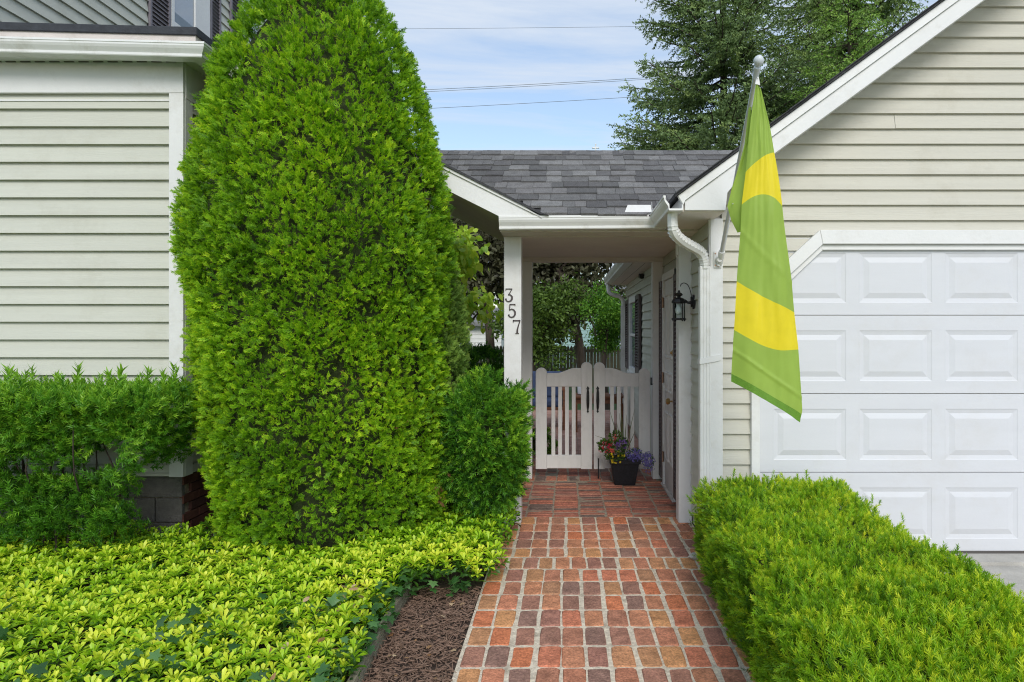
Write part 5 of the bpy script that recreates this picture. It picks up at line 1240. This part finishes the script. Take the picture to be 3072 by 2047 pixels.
leaf_tree('bright green shrub-like tree beside the rear downspout of the garage', (.80, 13.2), cr_rand((.78, 13.2, 1.80), (.36, .4, .55), 16, .24), [OVAL], .055, GRL, 1500, [((.80, 13.2, -.05), .06), ((.72, 13.2, .7), .05), ((.78, 13.2, 1.6), .03)], name='small_tree')
leaf_tree('heart-leaved light green tree beside the arborvitae, left of the front post', (-1.65, 7.7), cr_rand((-1.38, 7.75, 1.95), (.62, .40, .62), 20, .24), [HEART], .075, HRT, 620, [((-1.65, 7.7, -.05), .05), ((-1.62, 7.7, .8), .04), ((-1.45, 7.75, 1.7), .025)], name='heart_leaved_tree', up=-.9, tmu=.78)

# patio furniture
def chair(x, y, label):
    t = thing('patio_chair', label, 'chair', (x, y, 0), 'cushioned chairs on the patio')
    for dx in (0, .56):
        for dy in (0, .55): MB().box(x + dx, x + dx + .05, y + dy, y + dy + .05, 0, .60 if dy == 0 else .85).build('leg', WOODR, t)
    MB().box(x, x + .61, y + .005, y + .595, .30, .345).build('seat_frame', WOODR, t); MB().box(x + .052, x + .558, y + .02, y + .54, .346, .45).build('seat_cushion', BLUEC, t, .03, seg=2)
    MB().box(x + .052, x + .558, y + .47, y + .545, .452, .86).build('back_cushion', BLUEC, t, .03, seg=2)
    for dx in (0, .55): MB().box(x + dx - .005, x + dx + .065, y, y + .56, .601, .63).build('armrest', WOODR, t)
chair(-.62, 10.3, 'wooden patio chair with navy cushions, seen through the left gate leaf'); chair(-1.35, 9.6, 'wooden patio chair with navy cushions, half hidden behind the back post')
tb = thing('patio_table', 'reddish wooden patio table behind the meeting stiles of the gate', 'table', (.5, 10.4, 0))
for i in range(6): MB().box(.08, .86, 10.1 + i * .10, 10.1 + i * .10 + .094, .50, .53).build('plank', WOODR, tb)
MB().box(.11, .83, 10.13, 10.66, .42, .4995).build('apron', WOODR, tb)
for dx in (.10, .78):
    for dy in (10.12, 10.6): MB().box(dx, dx + .06, dy, dy + .06, 0, .42).build('leg', WOODR, tb)
JAR = mat('white_glass_jar', (.75, .80, .88), .15, .05, 8, spec=.6)
for (x, lb) in ((.22, 'white lantern jar on the left of the patio table, behind the gate handles'), (.52, 'white glass jar in the middle of the patio table'), (.70, 'white glass jar on the right of the patio table')):
    o = MB().lathe([(.03, .531), (.055, .54), (.058, .66), (.045, .70), (.038, .71), (.038, .72)], (x, 10.4, 0), 14).build('jar', JAR, None, 0, True); tag(o, lb, 'jar')
bush('low_plant', 'low bright green plant by the patio, seen through the left gate leaf', 'plant', (-.42, 8.35, .14), (.26, .25, .16), 50, 6, ROS, .05, PACHD, .05, .6, up=.6, tmu=.7)

# ================================================================== CONIFERS ABOVE THE ROOFS
def conifer(name, label, base, H, rb, zlo, m, m2, size, nwh, droop, temps, dens=1.0, tw=.16, az0=90, az1=360, fresh=.3, ragged=.25, upturn=0.0, shoot_n=1.0, nb_=7):
    t = thing(name, label, 'tree', (base[0], base[1], 0)); bx, by = base
    MB().tube([(bx, by, -.05), (bx + .05, by, H * .5), (bx, by, H)], [tw, tw * .6, .02], 10).build('trunk', BARK, t)
    bb = MB(); pos, dirs, tint = [], [], []
    for i in range(nwh):
        z = zlo + (H - zlo) * (i / nwh) ** 1.05; rr = rb * (1 - (z - zlo * .4) / (H - zlo * .4)) ** .75
        for k in range(nb_):
            a = R(random.uniform(az0, az1)); L = rr * random.uniform(1 - ragged, 1 + ragged * .6); 
            if L < .3: continue
            n_ = 8; pts = []
            zz = z + random.uniform(-.2, .2)
            for q in range(n_ + 1):
                s = q / n_; pts.append(Vector((bx + math.cos(a) * L * s, by + math.sin(a) * L * s, zz - droop * L * math.sin(s * 2.4) * .5 + upturn * L * s * s)))
            bb.tube(pts, [.035 * (1 - s / n_) * (L / 3) + .008 for s in range(n_ + 1)], 5)
            side = Vector((-math.sin(a), math.cos(a), 0)); fr = random.random() < fresh
            for q in range(1, 200):
                s = .08 + .92 * q * .062 / L
                if s > 1: break
                j = min(int(s * n_), n_ - 1); p = pts[j].lerp(pts[j + 1], s * n_ - j); tang = (pts[j + 1] - pts[j]).normalized()
                Ls = (.18 + .55 * (1 - s)) * min(1, L / 2.2) * random.uniform(.6, 1.1)
                for sg_ in (-1, 1):
                    dsub = (tang * .75 + side * sg_ * .8 + Vector((0, 0, -.15 + upturn * .5))).normalized(); nsh = max(1, int(Ls / .13 * shoot_n))
                    for u in range(nsh):
                        if random.random() > (dens if zz < 10 else dens * .3): continue
                        f = (u + random.random()) / nsh; pp = p + dsub * Ls * f + Vector((0, 0, -droop * Ls * f * f * .8)); pos.append(pp)
                        hang = Vector((0, 0, -droop * random.uniform(.4, 1.6) + upturn)); dd = (dsub * .7 + hang + Vector((random.gauss(0, .3), random.gauss(0, .3), random.gauss(0, .2)))).normalized(); dirs.append(dd); tint.append((.55 if fr else .38) + .22 * (s - .6) + random.gauss(0, .12) + .2 * (f > .75))
    bb.build('branches', BARK, t)
    pos = np.array([tuple(p) for p in pos]); dirs = np.array([tuple(p) for p in dirs]); n = len(pos)
    V, F, T = scatter(temps, pos, dirs, rng.uniform(0, 6.28, n), size * rng.uniform(.7, 1.3, n), np.array(tint)); tag(np_mesh('crown', V, F, m, t, T), kind='stuff'); return n
c1 = conifer('pine_tree', 'dark green pine with ragged upturned branches behind the breezeway roof ridge', (3.40, 15.0), 13.5, 3.1, 3.8, PINE, PINE, .24, 27, .26, SPRS, dens=1, az0=140, az1=340, ragged=.30, upturn=.08, tw=.13, nb_=8)
c2 = conifer('spruce_tree', 'large spruce with drooping branches behind the garage roof', (6.9, 16.5), 17, 4.3, 4.4, SPR, SPRB, .27, 28, .42, SPRS, dens=.7, az0=150, az1=300, ragged=.2, tw=.26)
c3 = conifer('spruce_tree', 'younger bright green spruce close behind the slope of the garage roof', (5.2, 12.6), 8.6, 1.9, 3.4, SPRB, SPRB, .19, 20, .22, SPRS, dens=1, az0=140, az1=340, ragged=.25, upturn=.05, tw=.1)
print('conifer shoots', c1, c2, c3)
print('TRIS', sum(sum(len(p.vertices) - 2 for p in o.data.polygons) if len(o.data.polygons) < 5000 else len(o.data.polygons) for o in bpy.data.objects if o.type == 'MESH'))

# ---- wires and a far mast
def wire(px0, py0, px1, py1, Y, label, r=.012):
    a = Vector(((px0 - 1700) * Y / 2048, Y, CAMZ + (990 - py0) * Y / 2048)); b_ = Vector(((px1 - 1700) * Y / 2048, Y, CAMZ + (990 - py1) * Y / 2048)); d = b_ - a
    pts = [a + d * s + Vector((0, 0, -.35 * (1 - (2 * (s + 1.5) / 4 - 1) ** 2) + .35)) for s in np.linspace(-1.5, 2.5, 24)]
    o = MB().tube(pts, r, 5).build('power_line', WIRE); tag(o, label, 'power line', 'power lines crossing the sky')
wire(1175, 88, 1980, 80, 45, 'highest and faintest power line across the sky', .011)
wire(1270, 271, 1880, 238, 45, 'upper wire of the close pair of power lines', .016)
wire(1270, 277, 1880, 243, 45.4, 'lower wire of the close pair of power lines', .014)
wire(1280, 327, 1890, 293, 45, 'lowest power line, just above the breezeway roof', .015)
YM = 60; ms = MB(); mx_ = (1787 - 1700) * YM / 2048; mz = CAMZ + (990 - 447) * YM / 2048
ms.tube([(mx_, YM, 0), (mx_, YM, mz + .35)], [.12, .05], 8); ms.tube([(mx_ - .22, YM, mz + .08), (mx_ + .22, YM, mz + .08)], .06, 8)
for (a, c_) in ((-.25, .08), (.25, .08), (0, .38)): ms.lathe([(.01, -.08), (.08, -.04), (.08, .04), (.01, .08)], (mx_ + a, YM, mz + c_), 8)
tag(ms.build('cross_finial', WHITE), 'tiny white cross on a distant mast above the breezeway ridge', 'mast')
